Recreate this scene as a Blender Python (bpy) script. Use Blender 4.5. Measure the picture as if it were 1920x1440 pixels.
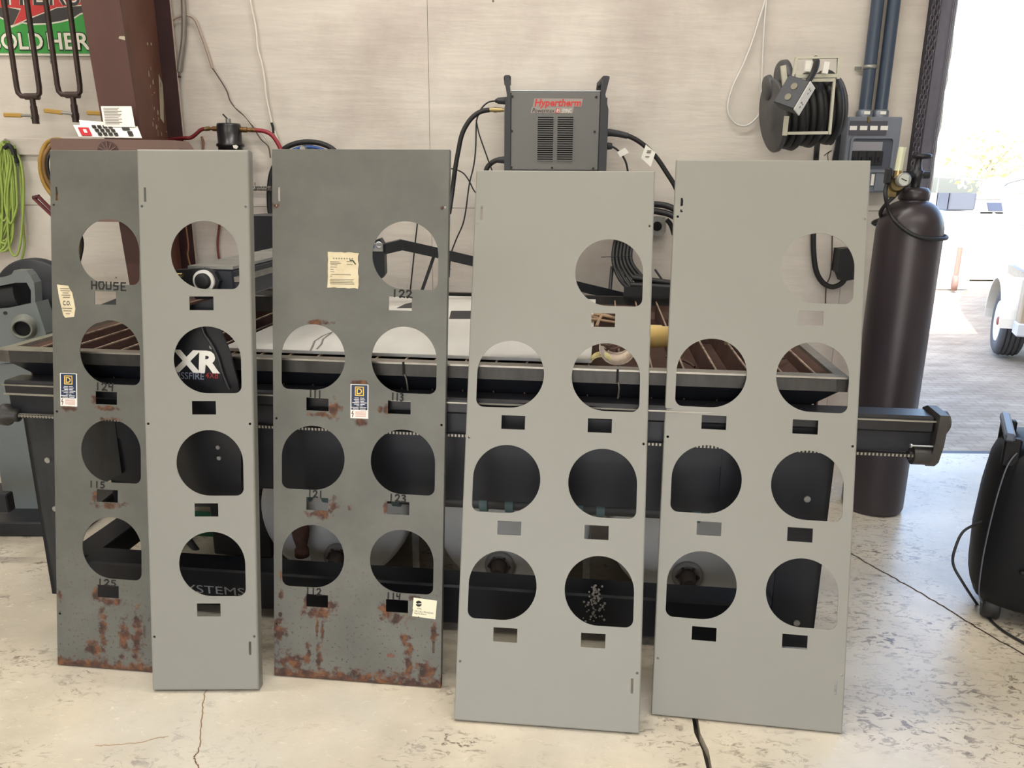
import bpy, math, random
from mathutils import Vector as V, Matrix
random.seed(7)
for o in list(bpy.data.objects): bpy.data.objects.remove(o)
SC = bpy.context.scene
COL = SC.collection
PI = math.pi

# ------------------------------------------------------------------ camera
FPX, PITCH, ROLL, CAMH = 1442.0, math.radians(15.0), math.radians(0.4), 1.36
CF = V((0, math.cos(PITCH), -math.sin(PITCH)))
_U = V((0, math.sin(PITCH), math.cos(PITCH)))
_R = V((1, 0, 0))
CR = _R * math.cos(ROLL) + _U * math.sin(ROLL)
CU = -_R * math.sin(ROLL) + _U * math.cos(ROLL)
CP = V((0, 0, CAMH))
cd = bpy.data.cameras.new('camera')
cd.sensor_width = 36.0
cd.lens = FPX / 1920.0 * 36.0
cd.clip_start = 0.05
cd.clip_end = 300
co = bpy.data.objects.new('camera', cd)
COL.objects.link(co)
m = Matrix((CR, CU, -CF)).transposed().to_4x4()
m.translation = CP
co.matrix_world = m
SC.camera = co

# ------------------------------------------------------------------ world, sun, exposure
W = bpy.data.worlds.new('sky')
SC.world = W
W.use_nodes = True
nt = W.node_tree
nt.nodes.clear()
sky = nt.nodes.new('ShaderNodeTexSky')
sky.sky_type = 'NISHITA'
sky.sun_disc = False
sky.sun_elevation = math.radians(52)
sky.sun_rotation = math.radians(200)
sky.air_density = 1.0
sky.dust_density = 3.0
sky.ozone_density = 1.0
bg = nt.nodes.new('ShaderNodeBackground')
bg.inputs['Strength'].default_value = 0.9
wo = nt.nodes.new('ShaderNodeOutputWorld')
nt.links.new(sky.outputs[0], bg.inputs[0])
nt.links.new(bg.outputs[0], wo.inputs[0])
sl = bpy.data.lights.new('sun', 'SUN')
sl.energy = 5.5
sl.angle = math.radians(0.6)
sl.color = (1.0, 0.95, 0.87)
so = bpy.data.objects.new('sun', sl)
COL.objects.link(so)
so.rotation_euler = V((-0.25, -0.75, 1.02)).to_track_quat('Z', 'Y').to_euler()
CEIL = 4.2
ADDED_LAMPS = [(-2.4, 2.3), (0.0, 2.3), (-2.4, -0.6), (0.4, -0.6), (2.6, -0.6)]
for lx, ly in ADDED_LAMPS:                    # unseen ceiling lamps added to brighten floor and wall
    al = bpy.data.lights.new('fill_lamp', 'AREA')
    al.shape = 'RECTANGLE'; al.size = 1.9; al.size_y = 0.22
    al.energy = 34
    al.color = (1.0, 0.965, 0.90)
    ao = bpy.data.objects.new('fill_lamp_light', al)
    COL.objects.link(ao)
    ao.location = (lx, ly, CEIL - 0.17)
SC.view_settings.view_transform = 'Standard'
SC.view_settings.look = 'None'
SC.view_settings.exposure = 0.30
SC.view_settings.gamma = 1.0
SC.view_settings.use_curve_mapping = False

# ------------------------------------------------------------------ helpers
def ray(x, y):
    return CF * FPX + CR * (x - 960) - CU * (y - 720)
def pY(x, y, Y):
    d = ray(x, y)
    return CP + d * (Y / d.y)
def pZ(x, y, z):
    d = ray(x, y)
    return CP + d * ((z - CAMH) / d.z)
WY = 3.75                                   # back wall plane
def wp(x, y, off=0.02):
    return pY(x, y, WY - off)

def lin(c):
    return tuple(((v / 255 / 12.92) if v / 255 <= 0.04045 else ((v / 255 + 0.055) / 1.055) ** 2.4) for v in c) + (1.0,)

def mat(name, rgb, rough=0.5, metal=0.0, var=0.0, vscale=6.0, rgb2=None, bump=0.0, bscale=40.0, stretch=None, spec=0.5, emit=0.0, trans=0.0, alpha=1.0):
    mm = bpy.data.materials.new(name)
    mm.use_nodes = True
    n = mm.node_tree.nodes
    l = mm.node_tree.links
    b = n['Principled BSDF']
    b.inputs['Base Color'].default_value = lin(rgb)
    b.inputs['Roughness'].default_value = rough
    b.inputs['Metallic'].default_value = metal
    b.inputs['Specular IOR Level'].default_value = spec
    if emit:
        b.inputs['Emission Color'].default_value = lin(rgb)
        b.inputs['Emission Strength'].default_value = emit
    if trans:
        b.inputs['Transmission Weight'].default_value = trans
    if var or bump:
        tc = n.new('ShaderNodeTexCoord')
        src = tc.outputs['Object']
        if stretch:
            mp = n.new('ShaderNodeMapping')
            mp.inputs['Scale'].default_value = stretch
            l.new(src, mp.inputs[0])
            src = mp.outputs[0]
    if var:
        nz = n.new('ShaderNodeTexNoise')
        nz.inputs['Scale'].default_value = vscale
        nz.inputs['Detail'].default_value = 6
        nz.inputs['Roughness'].default_value = 0.6
        l.new(src, nz.inputs['Vector'])
        mr = n.new('ShaderNodeMapRange')
        mr.inputs[1].default_value = 0.5 - 0.22
        mr.inputs[2].default_value = 0.5 + 0.22
        l.new(nz.outputs['Fac'], mr.inputs[0])
        mx = n.new('ShaderNodeMix')
        mx.data_type = 'RGBA'
        c2 = rgb2 or tuple(max(0, v * (1 - var)) for v in rgb)
        mx.inputs[6].default_value = lin(rgb)
        mx.inputs[7].default_value = lin(c2)
        l.new(mr.outputs[0], mx.inputs[0])
        l.new(mx.outputs[2], b.inputs['Base Color'])
    if bump:
        n2 = n.new('ShaderNodeTexNoise')
        n2.inputs['Scale'].default_value = bscale
        n2.inputs['Detail'].default_value = 5
        l.new(src, n2.inputs['Vector'])
        bp = n.new('ShaderNodeBump')
        bp.inputs['Strength'].default_value = bump
        bp.inputs['Distance'].default_value = 0.01
        l.new(n2.outputs['Fac'], bp.inputs['Height'])
        l.new(bp.outputs[0], b.inputs['Normal'])
    return mm

def rotM(ex, ey, ez):
    return Matrix((ex, ey, ez)).transposed()

def catmull(pts, k=6, closed=False):
    pts = [V(p) for p in pts]
    n = len(pts)
    out = []
    rng = range(n if closed else n - 1)
    for i in rng:
        if closed:
            a, b, c, d = pts[(i - 1) % n], pts[i], pts[(i + 1) % n], pts[(i + 2) % n]
        else:
            a, b, c, d = pts[max(i - 1, 0)], pts[i], pts[i + 1], pts[min(i + 2, n - 1)]
        for j in range(k):
            t = j / k
            out.append(0.5 * ((2 * b) + (-a + c) * t + (2 * a - 5 * b + 4 * c - d) * t * t + (-a + 3 * b - 3 * c + d) * t ** 3))
    if not closed:
        out.append(pts[-1])
    return out

class MB:
    def __init__(s):
        s.v = []; s.f = []; s.s = []
    def add(s, vs, fs, smooth=False):
        o = len(s.v)
        s.v += [V(p) for p in vs]
        s.f += [tuple(i + o for i in f) for f in fs]
        s.s += [smooth] * len(fs)
        return s
    def box(s, c, size, M=None, bev=0.0):
        c = V(c)
        M = M or Matrix.Identity(3)
        x, y, z = [q / 2 for q in size]
        if bev <= 0:
            vs = [c + M @ V((sx * x, sy * y, sz * z)) for sx in (-1, 1) for sy in (-1, 1) for sz in (-1, 1)]
            return s.add(vs, [(0, 1, 3, 2), (4, 6, 7, 5), (0, 4, 5, 1), (2, 3, 7, 6), (0, 2, 6, 4), (1, 5, 7, 3)])
        b = min(bev, x * .99, y * .99, z * .99)
        vs = []; ids = {}
        for sx in (-1, 1):
            for sy in (-1, 1):
                for sz in (-1, 1):
                    for ax in range(3):
                        p = [sx * (x - b), sy * (y - b), sz * (z - b)]
                        p[ax] = (sx * x, sy * y, sz * z)[ax]
                        ids[(sx, sy, sz, ax)] = len(vs)
                        vs.append(c + M @ V(p))
        fs = []
        for ax in range(3):
            o1, o2 = [(1, 2), (0, 2), (0, 1)][ax]
            for sg in (-1, 1):
                q = []
                for a, bb in ((-1, -1), (1, -1), (1, 1), (-1, 1)):
                    k = [0, 0, 0]; k[ax] = sg; k[o1] = a; k[o2] = bb
                    q.append(ids[(k[0], k[1], k[2], ax)])
                fs.append(tuple(q))
        for ax in range(3):
            o1, o2 = [(1, 2), (0, 2), (0, 1)][ax]
            for a in (-1, 1):
                for bb in (-1, 1):
                    k0 = [0, 0, 0]; k1 = [0, 0, 0]
                    k0[ax] = -1; k1[ax] = 1
                    for k in (k0, k1):
                        k[o1] = a; k[o2] = bb
                    fs.append((ids[(*k0, o1)], ids[(*k1, o1)], ids[(*k1, o2)], ids[(*k0, o2)]))
        for sx in (-1, 1):
            for sy in (-1, 1):
                for sz in (-1, 1):
                    fs.append((ids[(sx, sy, sz, 0)], ids[(sx, sy, sz, 1)], ids[(sx, sy, sz, 2)]))
        return s.add(vs, fs)
    def frame(s, d):
        d = V(d).normalized()
        a = V((0, 0, 1)) if abs(d.z) < 0.9 else V((1, 0, 0))
        e1 = d.cross(a).normalized()
        return e1, d.cross(e1).normalized(), d
    def cyl(s, p0, p1, r0, r1=None, n=16, caps=True):
        p0 = V(p0); p1 = V(p1)
        r1 = r0 if r1 is None else r1
        e1, e2, d = s.frame(p1 - p0)
        vs = []
        for p, r in ((p0, r0), (p1, r1)):
            for i in range(n):
                t = 2 * PI * i / n
                vs.append(p + e1 * (r * math.cos(t)) + e2 * (r * math.sin(t)))
        s.add(vs, [(i, (i + 1) % n, n + (i + 1) % n, n + i) for i in range(n)], True)
        if caps:
            s.add(vs[:n], [tuple(range(n))]); s.add(vs[n:], [tuple(range(n))])
        return s
    def tube(s, pts, r, n=8, closed=False):
        pts = [V(p) for p in pts]
        N = len(pts)
        vs = []
        prev = None
        for i, p in enumerate(pts):
            if closed:
                t = pts[(i + 1) % N] - pts[i - 1]
            else:
                t = pts[min(i + 1, N - 1)] - pts[max(i - 1, 0)]
            t = t.normalized() if t.length > 1e-9 else V((0, 0, 1))
            if prev is None:
                e1 = s.frame(t)[0]
            else:
                e1 = prev - t * prev.dot(t)
                e1 = e1.normalized() if e1.length > 1e-6 else s.frame(t)[0]
            prev = e1
            e2 = t.cross(e1)
            rr = r[i] if isinstance(r, (list, tuple)) else r
            for j in range(n):
                a = 2 * PI * j / n
                vs.append(p + e1 * (rr * math.cos(a)) + e2 * (rr * math.sin(a)))
        fs = []
        for i in range(N if closed else N - 1):
            k = (i + 1) % N
            for j in range(n):
                fs.append((i * n + j, i * n + (j + 1) % n, k * n + (j + 1) % n, k * n + j))
        s.add(vs, fs, True)
        if not closed:
            s.add(vs[:n], [tuple(range(n))]); s.add(vs[-n:], [tuple(range(n))])
        return s
    def lathe(s, prof, o, axis=(0, 0, 1), n=32, smooth=True):
        o = V(o)
        e1, e2, d = s.frame(axis)
        vs = []
        for r, h in prof:
            for i in range(n):
                t = 2 * PI * i / n
                vs.append(o + d * h + e1 * (r * math.cos(t)) + e2 * (r * math.sin(t)))
        fs = []
        for k in range(len(prof) - 1):
            for i in range(n):
                fs.append((k * n + i, k * n + (i + 1) % n, (k + 1) * n + (i + 1) % n, (k + 1) * n + i))
        s.add(vs, fs, smooth)
        if prof[0][0] > 1e-5:
            s.add(vs[:n], [tuple(range(n))])
        if prof[-1][0] > 1e-5:
            s.add(vs[-n:], [tuple(range(n))])
        return s
    def prism(s, poly, o, ex, ey, ez, z0, z1):
        o = V(o); ex = V(ex); ey = V(ey); ez = V(ez)
        n = len(poly)
        vs = [o + ex * p[0] + ey * p[1] + ez * z for z in (z0, z1) for p in poly]
        fs = [tuple(range(n)), tuple(range(n, 2 * n))]
        fs += [(i, (i + 1) % n, n + (i + 1) % n, n + i) for i in range(n)]
        return s.add(vs, fs)
    def torus(s, c, axis, R, r, n=24, m_=8, squash=None):
        c = V(c)
        e1, e2, d = s.frame(axis)
        return s.tube([c + e1 * (R * math.cos(2 * PI * i / n)) + e2 * (R * math.sin(2 * PI * i / n)) for i in range(n)], r, m_, True)
    def build(s, name, m_, parent=None, local=False):
        me = bpy.data.meshes.new(name)
        if parent is None:
            lo = V((min(p.x for p in s.v), min(p.y for p in s.v), min(p.z for p in s.v)))
            hi = V((max(p.x for p in s.v), max(p.y for p in s.v), max(p.z for p in s.v)))
            org = V(((lo.x + hi.x) / 2, (lo.y + hi.y) / 2, lo.z))
        else:
            org = V((0, 0, 0)) if local else WLOC[parent.name]
        me.from_pydata([tuple(p - org) for p in s.v], [], s.f)
        me.polygons.foreach_set('use_smooth', s.s)
        if m_:
            me.materials.append(m_)
        me.validate()
        import bmesh
        bm = bmesh.new(); bm.from_mesh(me)
        bmesh.ops.recalc_face_normals(bm, faces=bm.faces)
        bm.to_mesh(me); bm.free()
        o = bpy.data.objects.new(name, me)
        COL.objects.link(o)
        if parent is None:
            o.location = org
            WLOC[o.name] = org
        else:
            o.parent = parent
            WLOC[o.name] = V((0, 0, 0)) if local else WLOC[parent.name]
        return o
WLOC = {}
def tag(o, label=None, cat=None, group=None, kind=None):
    if label: o['label'] = label
    if cat: o['category'] = cat
    if group: o['group'] = group
    if kind: o['kind'] = kind
    return o
def thing(name, label, cat, loc=(0, 0, 0), group=None, kind=None):
    o = bpy.data.objects.new(name, None)
    o.empty_display_size = 0.1
    COL.objects.link(o)
    o.location = loc
    WLOC[o.name] = V(loc)
    return tag(o, label, cat, group, kind)
def share(src, parent, offset):
    """a copy of a part that shares its mesh, moved by offset"""
    c = src.copy()
    COL.objects.link(c)
    c.parent = parent
    c.location = V(src.location) + V(offset)
    WLOC[c.name] = WLOC[parent.name]
    return c

def text_geo(body, size, shear=0.0, offset=0.0, sx=1.0):
    cu = bpy.data.curves.new('lettering', 'FONT')
    cu.body = body
    cu.size = size
    cu.shear = shear
    cu.offset = offset
    cu.resolution_u = 3
    cu.fill_mode = 'FRONT'
    ob = bpy.data.objects.new('lettering', cu)
    COL.objects.link(ob)
    dg = bpy.context.evaluated_depsgraph_get()
    dg.update()
    me = bpy.data.meshes.new_from_object(ob.evaluated_get(dg))
    vs = [(v.co.x * sx, v.co.y) for v in me.vertices]
    fs = [tuple(p.vertices) for p in me.polygons]
    bpy.data.objects.remove(ob)
    bpy.data.curves.remove(cu)
    bpy.data.meshes.remove(me)
    return vs, fs
def put_text(mb, body, x0, y0, height, width, o, ex, ey, ez, dz=0.0008, shear=0.0, offset=0.0):
    """lettering fitted in a box of the given width and cap height, lower left at (x0, y0) in the frame"""
    vs, fs = text_geo(body, 1.0, shear, offset)
    a = min(p[0] for p in vs); b = max(p[0] for p in vs)
    c = min(p[1] for p in vs); d = max(p[1] for p in vs)
    o = V(o)
    kx = width / (b - a) if width else height / (d - c)
    ky = height / (d - c)
    mb.add([o + V(ex) * (x0 + (p[0] - a) * kx) + V(ey) * (y0 + (p[1] - c) * ky) + V(ez) * dz for p in vs], fs)
    return mb
def ribbon(mb, pts, w, o, ex, ey, ez, dz=0.0008):
    o = V(o)
    for (a, b) in zip(pts[:-1], pts[1:]):
        d = V((b[0] - a[0], b[1] - a[1]))
        if d.length < 1e-9: continue
        d.normalize()
        nn = V((-d.y, d.x)) * (w / 2)
        e = d * (w * 0.3)
        q = [(a[0] - e.x + nn.x, a[1] - e.y + nn.y), (a[0] - e.x - nn.x, a[1] - e.y - nn.y), (b[0] + e.x - nn.x, b[1] + e.y - nn.y), (b[0] + e.x + nn.x, b[1] + e.y + nn.y)]
        mb.add([o + V(ex) * p[0] + V(ey) * p[1] + V(ez) * dz for p in q], [(0, 1, 2, 3)])
    return mb
STROKES = {
 '1': [[(.3, 1), (.28, 0)]],
 '2': [[(0, .78), (.12, .98), (.42, .98), (.55, .75), (.38, .42), (.02, .05), (.1, .0), (.3, .1), (.66, .0)]],
 '3': [[(.05, .95), (.4, 1), (.52, .8), (.2, .55), (.5, .42), (.5, .15), (.25, 0), (0, .1)]],
 '4': [[(.05, 1), (.04, .55), (.5, .58)], [(.55, 1), (.45, 0)]],
 '5': [[(.55, 1), (.1, .98), (.08, .6), (.4, .6), (.55, .3), (.3, 0), (0, .08)]],
 'H': [[(.05, 1), (.05, 0)], [(.6, 1), (.6, 0)], [(.05, .5), (.6, .5)]],
 'O': [[(.1, .95), (.55, .95), (.65, .5), (.5, .05), (.15, .05), (.02, .5), (.1, .95)]],
 'U': [[(.05, 1), (.05, .1), (.55, .1), (.6, 1)]],
 'S': [[(.6, .95), (.1, .95), (.08, .55), (.55, .5), (.5, .08), (.05, .05)]],
 'E': [[(.6, .98), (.08, .98), (.08, .02), (.62, .02)], [(.08, .5), (.5, .5)]]}
def handwrite(mb, s, u0, v0, u1, v1, w=0.0043):
    n = len(s)
    step = (u1 - u0) / n
    for i, ch in enumerate(s):
        for st in STROKES[ch]:
            ribbon(mb, [(u0 + i * step + p[0] * step * 1.15, v0 + p[1] * (v1 - v0) - i * 0.0006) for p in st], w, (0, 0, 0), (1, 0, 0), (0, 1, 0), (0, 0, 1), 0.0006)
    return mb
X3, Y3, Z3 = V((1, 0, 0)), V((0, 1, 0)), V((0, 0, 1))

# ------------------------------------------------------------------ shared materials
M_BLACK = mat('black powder coat', (30, 31, 36), 0.45, var=.25, vscale=9)
M_RUBBER = mat('black rubber', (24, 24, 26), 0.55)
M_DKSTEEL = mat('dark blue black steel', (34, 36, 44), 0.42, 0.3, var=.35, vscale=5)
M_RAWSTEEL = mat('scuffed dark steel', (74, 72, 70), 0.45, 0.5, var=.4, vscale=14, stretch=(1, 1, .3))
M_BRIGHT = mat('worn bright steel', (170, 165, 155), 0.35, 0.7, var=.2, vscale=20)
M_ALU = mat('aluminium', (190, 194, 200), 0.3, 0.85)
M_GALV = mat('galvanised metal', (165, 165, 160), 0.4, 0.6, var=.2, vscale=20)
M_BRASS = mat('brass', (176, 156, 112), 0.3, 0.9, var=.2, vscale=40)
M_WHITE = mat('white plastic', (228, 226, 220), 0.5)
M_PAPER = mat('white paper', (232, 230, 224), 0.8)
M_INK = mat('black ink', (26, 24, 24), 0.7)
M_GREYINK = mat('faded grey ink', (120, 112, 98), 0.8)
M_RED = mat('red hose', (120, 34, 40), 0.45)
M_HOLE = mat('black recess', (10, 10, 11), 0.9)

# ------------------------------------------------------------------ structure: floor
def floor_mat():
    mm = mat('sealed beige concrete', (214, 203, 183), 0.32, var=.13, vscale=5, spec=0.65)
    n = mm.node_tree.nodes; l = mm.node_tree.links
    b = n['Principled BSDF']
    tc = n.new('ShaderNodeTexCoord')
    old = b.inputs['Base Color'].links[0].from_socket
    mp = n.new('ShaderNodeMapping')
    mp.inputs['Rotation'].default_value = (0, 0, 0.6)
    mp.inputs['Scale'].default_value = (1, 2.0, 1)
    l.new(tc.outputs['Object'], mp.inputs[0])
    v = n.new('ShaderNodeTexNoise'); v.inputs['Scale'].default_value = 24; v.inputs['Detail'].default_value = 10; v.inputs['Roughness'].default_value = .72
    v.inputs['Distortion'].default_value = 1.1
    l.new(mp.outputs[0], v.inputs['Vector'])
    r = n.new('ShaderNodeMapRange'); r.inputs[1].default_value = .525; r.inputs[2].default_value = .59
    l.new(v.outputs['Fac'], r.inputs[0])
    g = n.new('ShaderNodeTexNoise'); g.inputs['Scale'].default_value = 2.6; g.inputs['Detail'].default_value = 5; g.inputs['Roughness'].default_value = .7
    l.new(tc.outputs['Object'], g.inputs['Vector'])
    gr = n.new('ShaderNodeMapRange'); gr.inputs[1].default_value = .47; gr.inputs[2].default_value = .60
    l.new(g.outputs['Fac'], gr.inputs[0])
    mul = n.new('ShaderNodeMath'); mul.operation = 'MULTIPLY'
    cl = gr.outputs[0]
    for (cx, cy, rx, ry) in ((1.13, 2.12, .34, .34), (1.0, 1.72, .32, .2), (1.45, 2.75, .45, .4), (-.93, 1.56, .12, .05), (-.12, 1.62, .2, .06), (-.62, 2.1, .3, .25), (1.5, 1.75, .3, .2)):
        a_ = n.new('ShaderNodeVectorMath'); a_.operation = 'SUBTRACT'; l.new(tc.outputs['Object'], a_.inputs[0]); a_.inputs[1].default_value = (cx, cy, 0)
        c_ = n.new('ShaderNodeVectorMath'); c_.operation = 'MULTIPLY'; l.new(a_.outputs[0], c_.inputs[0]); c_.inputs[1].default_value = (1 / rx, 1 / ry, 0)
        e_ = n.new('ShaderNodeVectorMath'); e_.operation = 'LENGTH'; l.new(c_.outputs[0], e_.inputs[0])
        ad = n.new('ShaderNodeMath'); ad.operation = 'MULTIPLY_ADD'; l.new(g.outputs['Fac'], ad.inputs[0]); ad.inputs[1].default_value = -3.0; l.new(e_.outputs['Value'], ad.inputs[2])
        er = n.new('ShaderNodeMapRange'); er.inputs[1].default_value = -.5; er.inputs[2].default_value = -1.1; l.new(ad.outputs[0], er.inputs[0])
        mm_ = n.new('ShaderNodeMath'); mm_.operation = 'MAXIMUM'; l.new(cl, mm_.inputs[0]); l.new(er.outputs[0], mm_.inputs[1]); cl = mm_.outputs[0]
    l.new(r.outputs[0], mul.inputs[0]); l.new(cl, mul.inputs[1])
    mul2 = n.new('ShaderNodeMath'); mul2.operation = 'MULTIPLY'; mul2.inputs[1].default_value = .92
    l.new(mul.outputs[0], mul2.inputs[0])
    mx = n.new('ShaderNodeMix'); mx.data_type = 'RGBA'
    mx.inputs[7].default_value = lin((92, 80, 68))
    l.new(old, mx.inputs[6]); l.new(mul2.outputs[0], mx.inputs[0])
    # pale grey cloudy patches
    c = n.new('ShaderNodeTexNoise'); c.inputs['Scale'].default_value = 1.6; c.inputs['Detail'].default_value = 5
    l.new(tc.outputs['Object'], c.inputs['Vector'])
    cr = n.new('ShaderNodeMapRange'); cr.inputs[1].default_value = .45; cr.inputs[2].default_value = .62
    l.new(c.outputs['Fac'], cr.inputs[0])
    mx2 = n.new('ShaderNodeMix'); mx2.data_type = 'RGBA'
    mx2.inputs[7].default_value = lin((206, 202, 193))
    l.new(mx.outputs[2], mx2.inputs[6])
    cm = n.new('ShaderNodeMath'); cm.operation = 'MULTIPLY'; cm.inputs[1].default_value = .6
    l.new(cr.outputs[0], cm.inputs[0]); l.new(cm.outputs[0], mx2.inputs[0])
    l.new(mx2.outputs[2], b.inputs['Base Color'])
    # roughness worn by traffic
    rr = n.new('ShaderNodeMapRange'); rr.inputs[3].default_value = .14; rr.inputs[4].default_value = .36
    l.new(v.outputs['Fac'], rr.inputs[0]); l.new(rr.outputs[0], b.inputs['Roughness'])
    bp = n.new('ShaderNodeBump'); bp.inputs['Strength'].default_value = .12; bp.inputs['Distance'].default_value = .01
    l.new(v.outputs['Fac'], bp.inputs['Height']); l.new(bp.outputs[0], b.inputs['Normal'])
    return mm
M_FLOOR = floor_mat()
XL, XR_, YF = -4.2, 7.0, -5.0
fl = thing('floor', None, None, (0, 0, 0), kind='structure')
# the sawn joint runs away from the camera at about x = 0.48, splitting the slab in two
def jx(y): return 0.478 + (y - 1.54) * 0.02
jt = [(YF, .0), (.9, .003), (1.54, 0), (1.6, .004), (1.66, -.003), (1.72, .003), (2.4, 0), (3.75, 0)]
for side in (-1, 1):
    g = 0.0065
    edge = [(jx(y) + w + side * (g + abs(w) * .4), y) for y, w in jt]
    outer = [(XL if side < 0 else XR_, WY), (XL if side < 0 else XR_, YF)]
    MB().prism(edge + outer, (0, 0, 0), X3, Y3, Z3, -0.12, 0).build('slab', M_FLOOR, fl)
MB().box((0.48, -.6, -.09), (.1, 8.7, .13)).build('joint_filler', mat('dirty joint filler', (62, 54, 44), .9, var=.4, vscale=60), fl)
M_CRACK = mat('dirt filled crack', (74, 62, 50), .9)
cr = MB()
def crack(mb, pts, w, seed):
    rnd = random.Random(seed)
    pts = catmull([V((p[0], p[1], 0)) for p in pts], 10)
    q = [(p.x + rnd.uniform(-1, 1) * .003, p.y + rnd.uniform(-1, 1) * .003) for p in pts]
    ribbon(mb, q, w, (0, 0, 0), X3, Y3, Z3, 0.0007)
crack(cr, [(1.20, 2.9), (1.288, 2.63), (1.36, 2.45), (1.426, 2.287), (1.48, 2.12), (1.535, 1.99), (1.66, 1.7)], .0065, 1)
cr.build('floor_crack', M_CRACK, fl)
cr = MB(); crack(cr, [(-.84, 1.86), (-.828, 1.80), (-.80, 1.70), (-.765, 1.60), (-.762, 1.56), (-.735, 1.52), (-.70, 1.4)], .0028, 2); cr.build('floor_crack', mat('fine rusty crack', (150, 120, 92), .9), fl)
cr = MB(); crack(cr, [(-1.02, 1.60), (-.93, 1.61), (-.86, 1.635)], .0022, 3); cr.build('floor_crack', mat('fine rusty scratch', (190, 158, 128), .9), fl)

# ------------------------------------------------------------------ structure: walls and ceiling
def ply_mat():
    mm = mat('white painted plywood', (214, 207, 198), 0.55, var=.07, vscale=1.6, bump=.3, bscale=4, stretch=(1, 1, 7), spec=.3)
    n = mm.node_tree.nodes; l = mm.node_tree.links; b = n['Principled BSDF']
    old = b.inputs['Base Color'].links[0].from_socket
    tc = n.new('ShaderNodeTexCoord')
    g = n.new('ShaderNodeTexNoise'); g.inputs['Scale'].default_value = 1.1; g.inputs['Detail'].default_value = 7; g.inputs['Roughness'].default_value = .62
    l.new(tc.outputs['Object'], g.inputs['Vector'])
    r = n.new('ShaderNodeMapRange'); r.inputs[1].default_value = .48; r.inputs[2].default_value = .72
    l.new(g.outputs['Fac'], r.inputs[0])
    mx = n.new('ShaderNodeMix'); mx.data_type = 'RGBA'; mx.inputs[7].default_value = lin((176, 163, 157))
    l.new(old, mx.inputs[6]); l.new(r.outputs[0], mx.inputs[0])
    # small dark nail and dirt specks
    s = n.new('ShaderNodeTexVoronoi'); s.inputs['Scale'].default_value = 5.5
    l.new(tc.outputs['Object'], s.inputs['Vector'])
    sr = n.new('ShaderNodeMapRange'); sr.inputs[1].default_value = .035; sr.inputs[2].default_value = .02
    l.new(s.outputs['Distance'], sr.inputs[0])
    mx2 = n.new('ShaderNodeMix'); mx2.data_type = 'RGBA'; mx2.inputs[7].default_value = lin((110, 98, 92))
    l.new(mx.outputs[2], mx2.inputs[6]); l.new(sr.outputs[0], mx2.inputs[0])
    l.new(mx2.outputs[2], b.inputs['Base Color'])
    return mm
M_PLY = ply_mat()
M_WALLB = mat('wall framing', (150, 138, 128), .8)
M_PAINT = mat('white painted sheet wall', (205, 200, 192), .6, var=.06, vscale=2)
wb = thing('wall_back', None, None, (0, WY, 0), kind='structure')
cols = [-4.2, -2.83, -1.61, -.39, 1.6, 1.845]
for a, b in zip(cols[:-1], cols[1:]):
    for z0, z1 in ((0, 1.22), (1.22, 3.0), (3.0, 4.2)):
        MB().box(((a + b) / 2, WY + .006, (z0 + z1) / 2), (b - a - .0018, .012, z1 - z0 - .0022)).build('plywood_sheet', M_PLY, wb)
MB().box(((XL + 1.845) / 2, WY + .06, 2.1), (1.845 - XL, .09, 4.2)).build('wall_framing', M_WALLB, wb)
MB().box((4.2, WY + .06, 3.95), (5.6, .1, .5)).build('door_header', M_PAINT, wb)
MB().box((6.5, WY + .06, 1.85), (1.0, .1, 3.7)).build('wall_end', M_PAINT, wb)
tb = MB(); tb.box(((XL - 1.62) / 2 - .1, WY - .008, 1.485), (XL * -1 - 1.72, .016, .075), bev=.003)
tag(tb.build('trim_1', M_PLY), kind='structure')
tag(MB().box((XL - .05, -.6, 2.1), (.1, 8.8, 4.2)).build('wall_left', M_PAINT), kind='structure')
tag(MB().box((XR_ + .05, -.6, 2.1), (.1, 8.8, 4.2)).build('wall_right', M_PAINT), kind='structure')
tag(MB().box(((XL + XR_) / 2, -.6, 4.25), (XR_ - XL + .4, 9.0, .1)).build('ceiling', mat('white roof lining', (214, 212, 205), .7)), kind='structure')
wf = thing('wall_front', None, None, (0, YF, 0), kind='structure')   # unseen wall behind the camera, open bay narrowed to cut front light
MB().box((-3.6, YF - .05, 2.1), (1.2, .1, 4.2)).build('wall_panel', M_PAINT, wf)
MB().box((4.0, YF - .05, 2.1), (6.0, .1, 4.2)).build('wall_panel', M_PAINT, wf)
MB().box((-1.0, YF - .05, 3.5), (4.0, .1, 1.4)).build('bay_header', M_PAINT, wf)
for lx, ly in ADDED_LAMPS:  # out of view housings for the added fill lamps
    f_ = thing('fill_light', 'unseen white ceiling light added to brighten the workshop', 'light', (lx, ly, CEIL - .16), 'added ceiling lights')
    MB().box((lx, ly, CEIL - .05), (2.0, .30, .09), bev=.01).build('housing', M_WHITE, f_)
    MB().box((lx, ly, CEIL - .105), (1.94, .24, .02)).build('diffuser', mat('lit diffuser', (255, 246, 230), .5, emit=4.0), f_)
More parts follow.
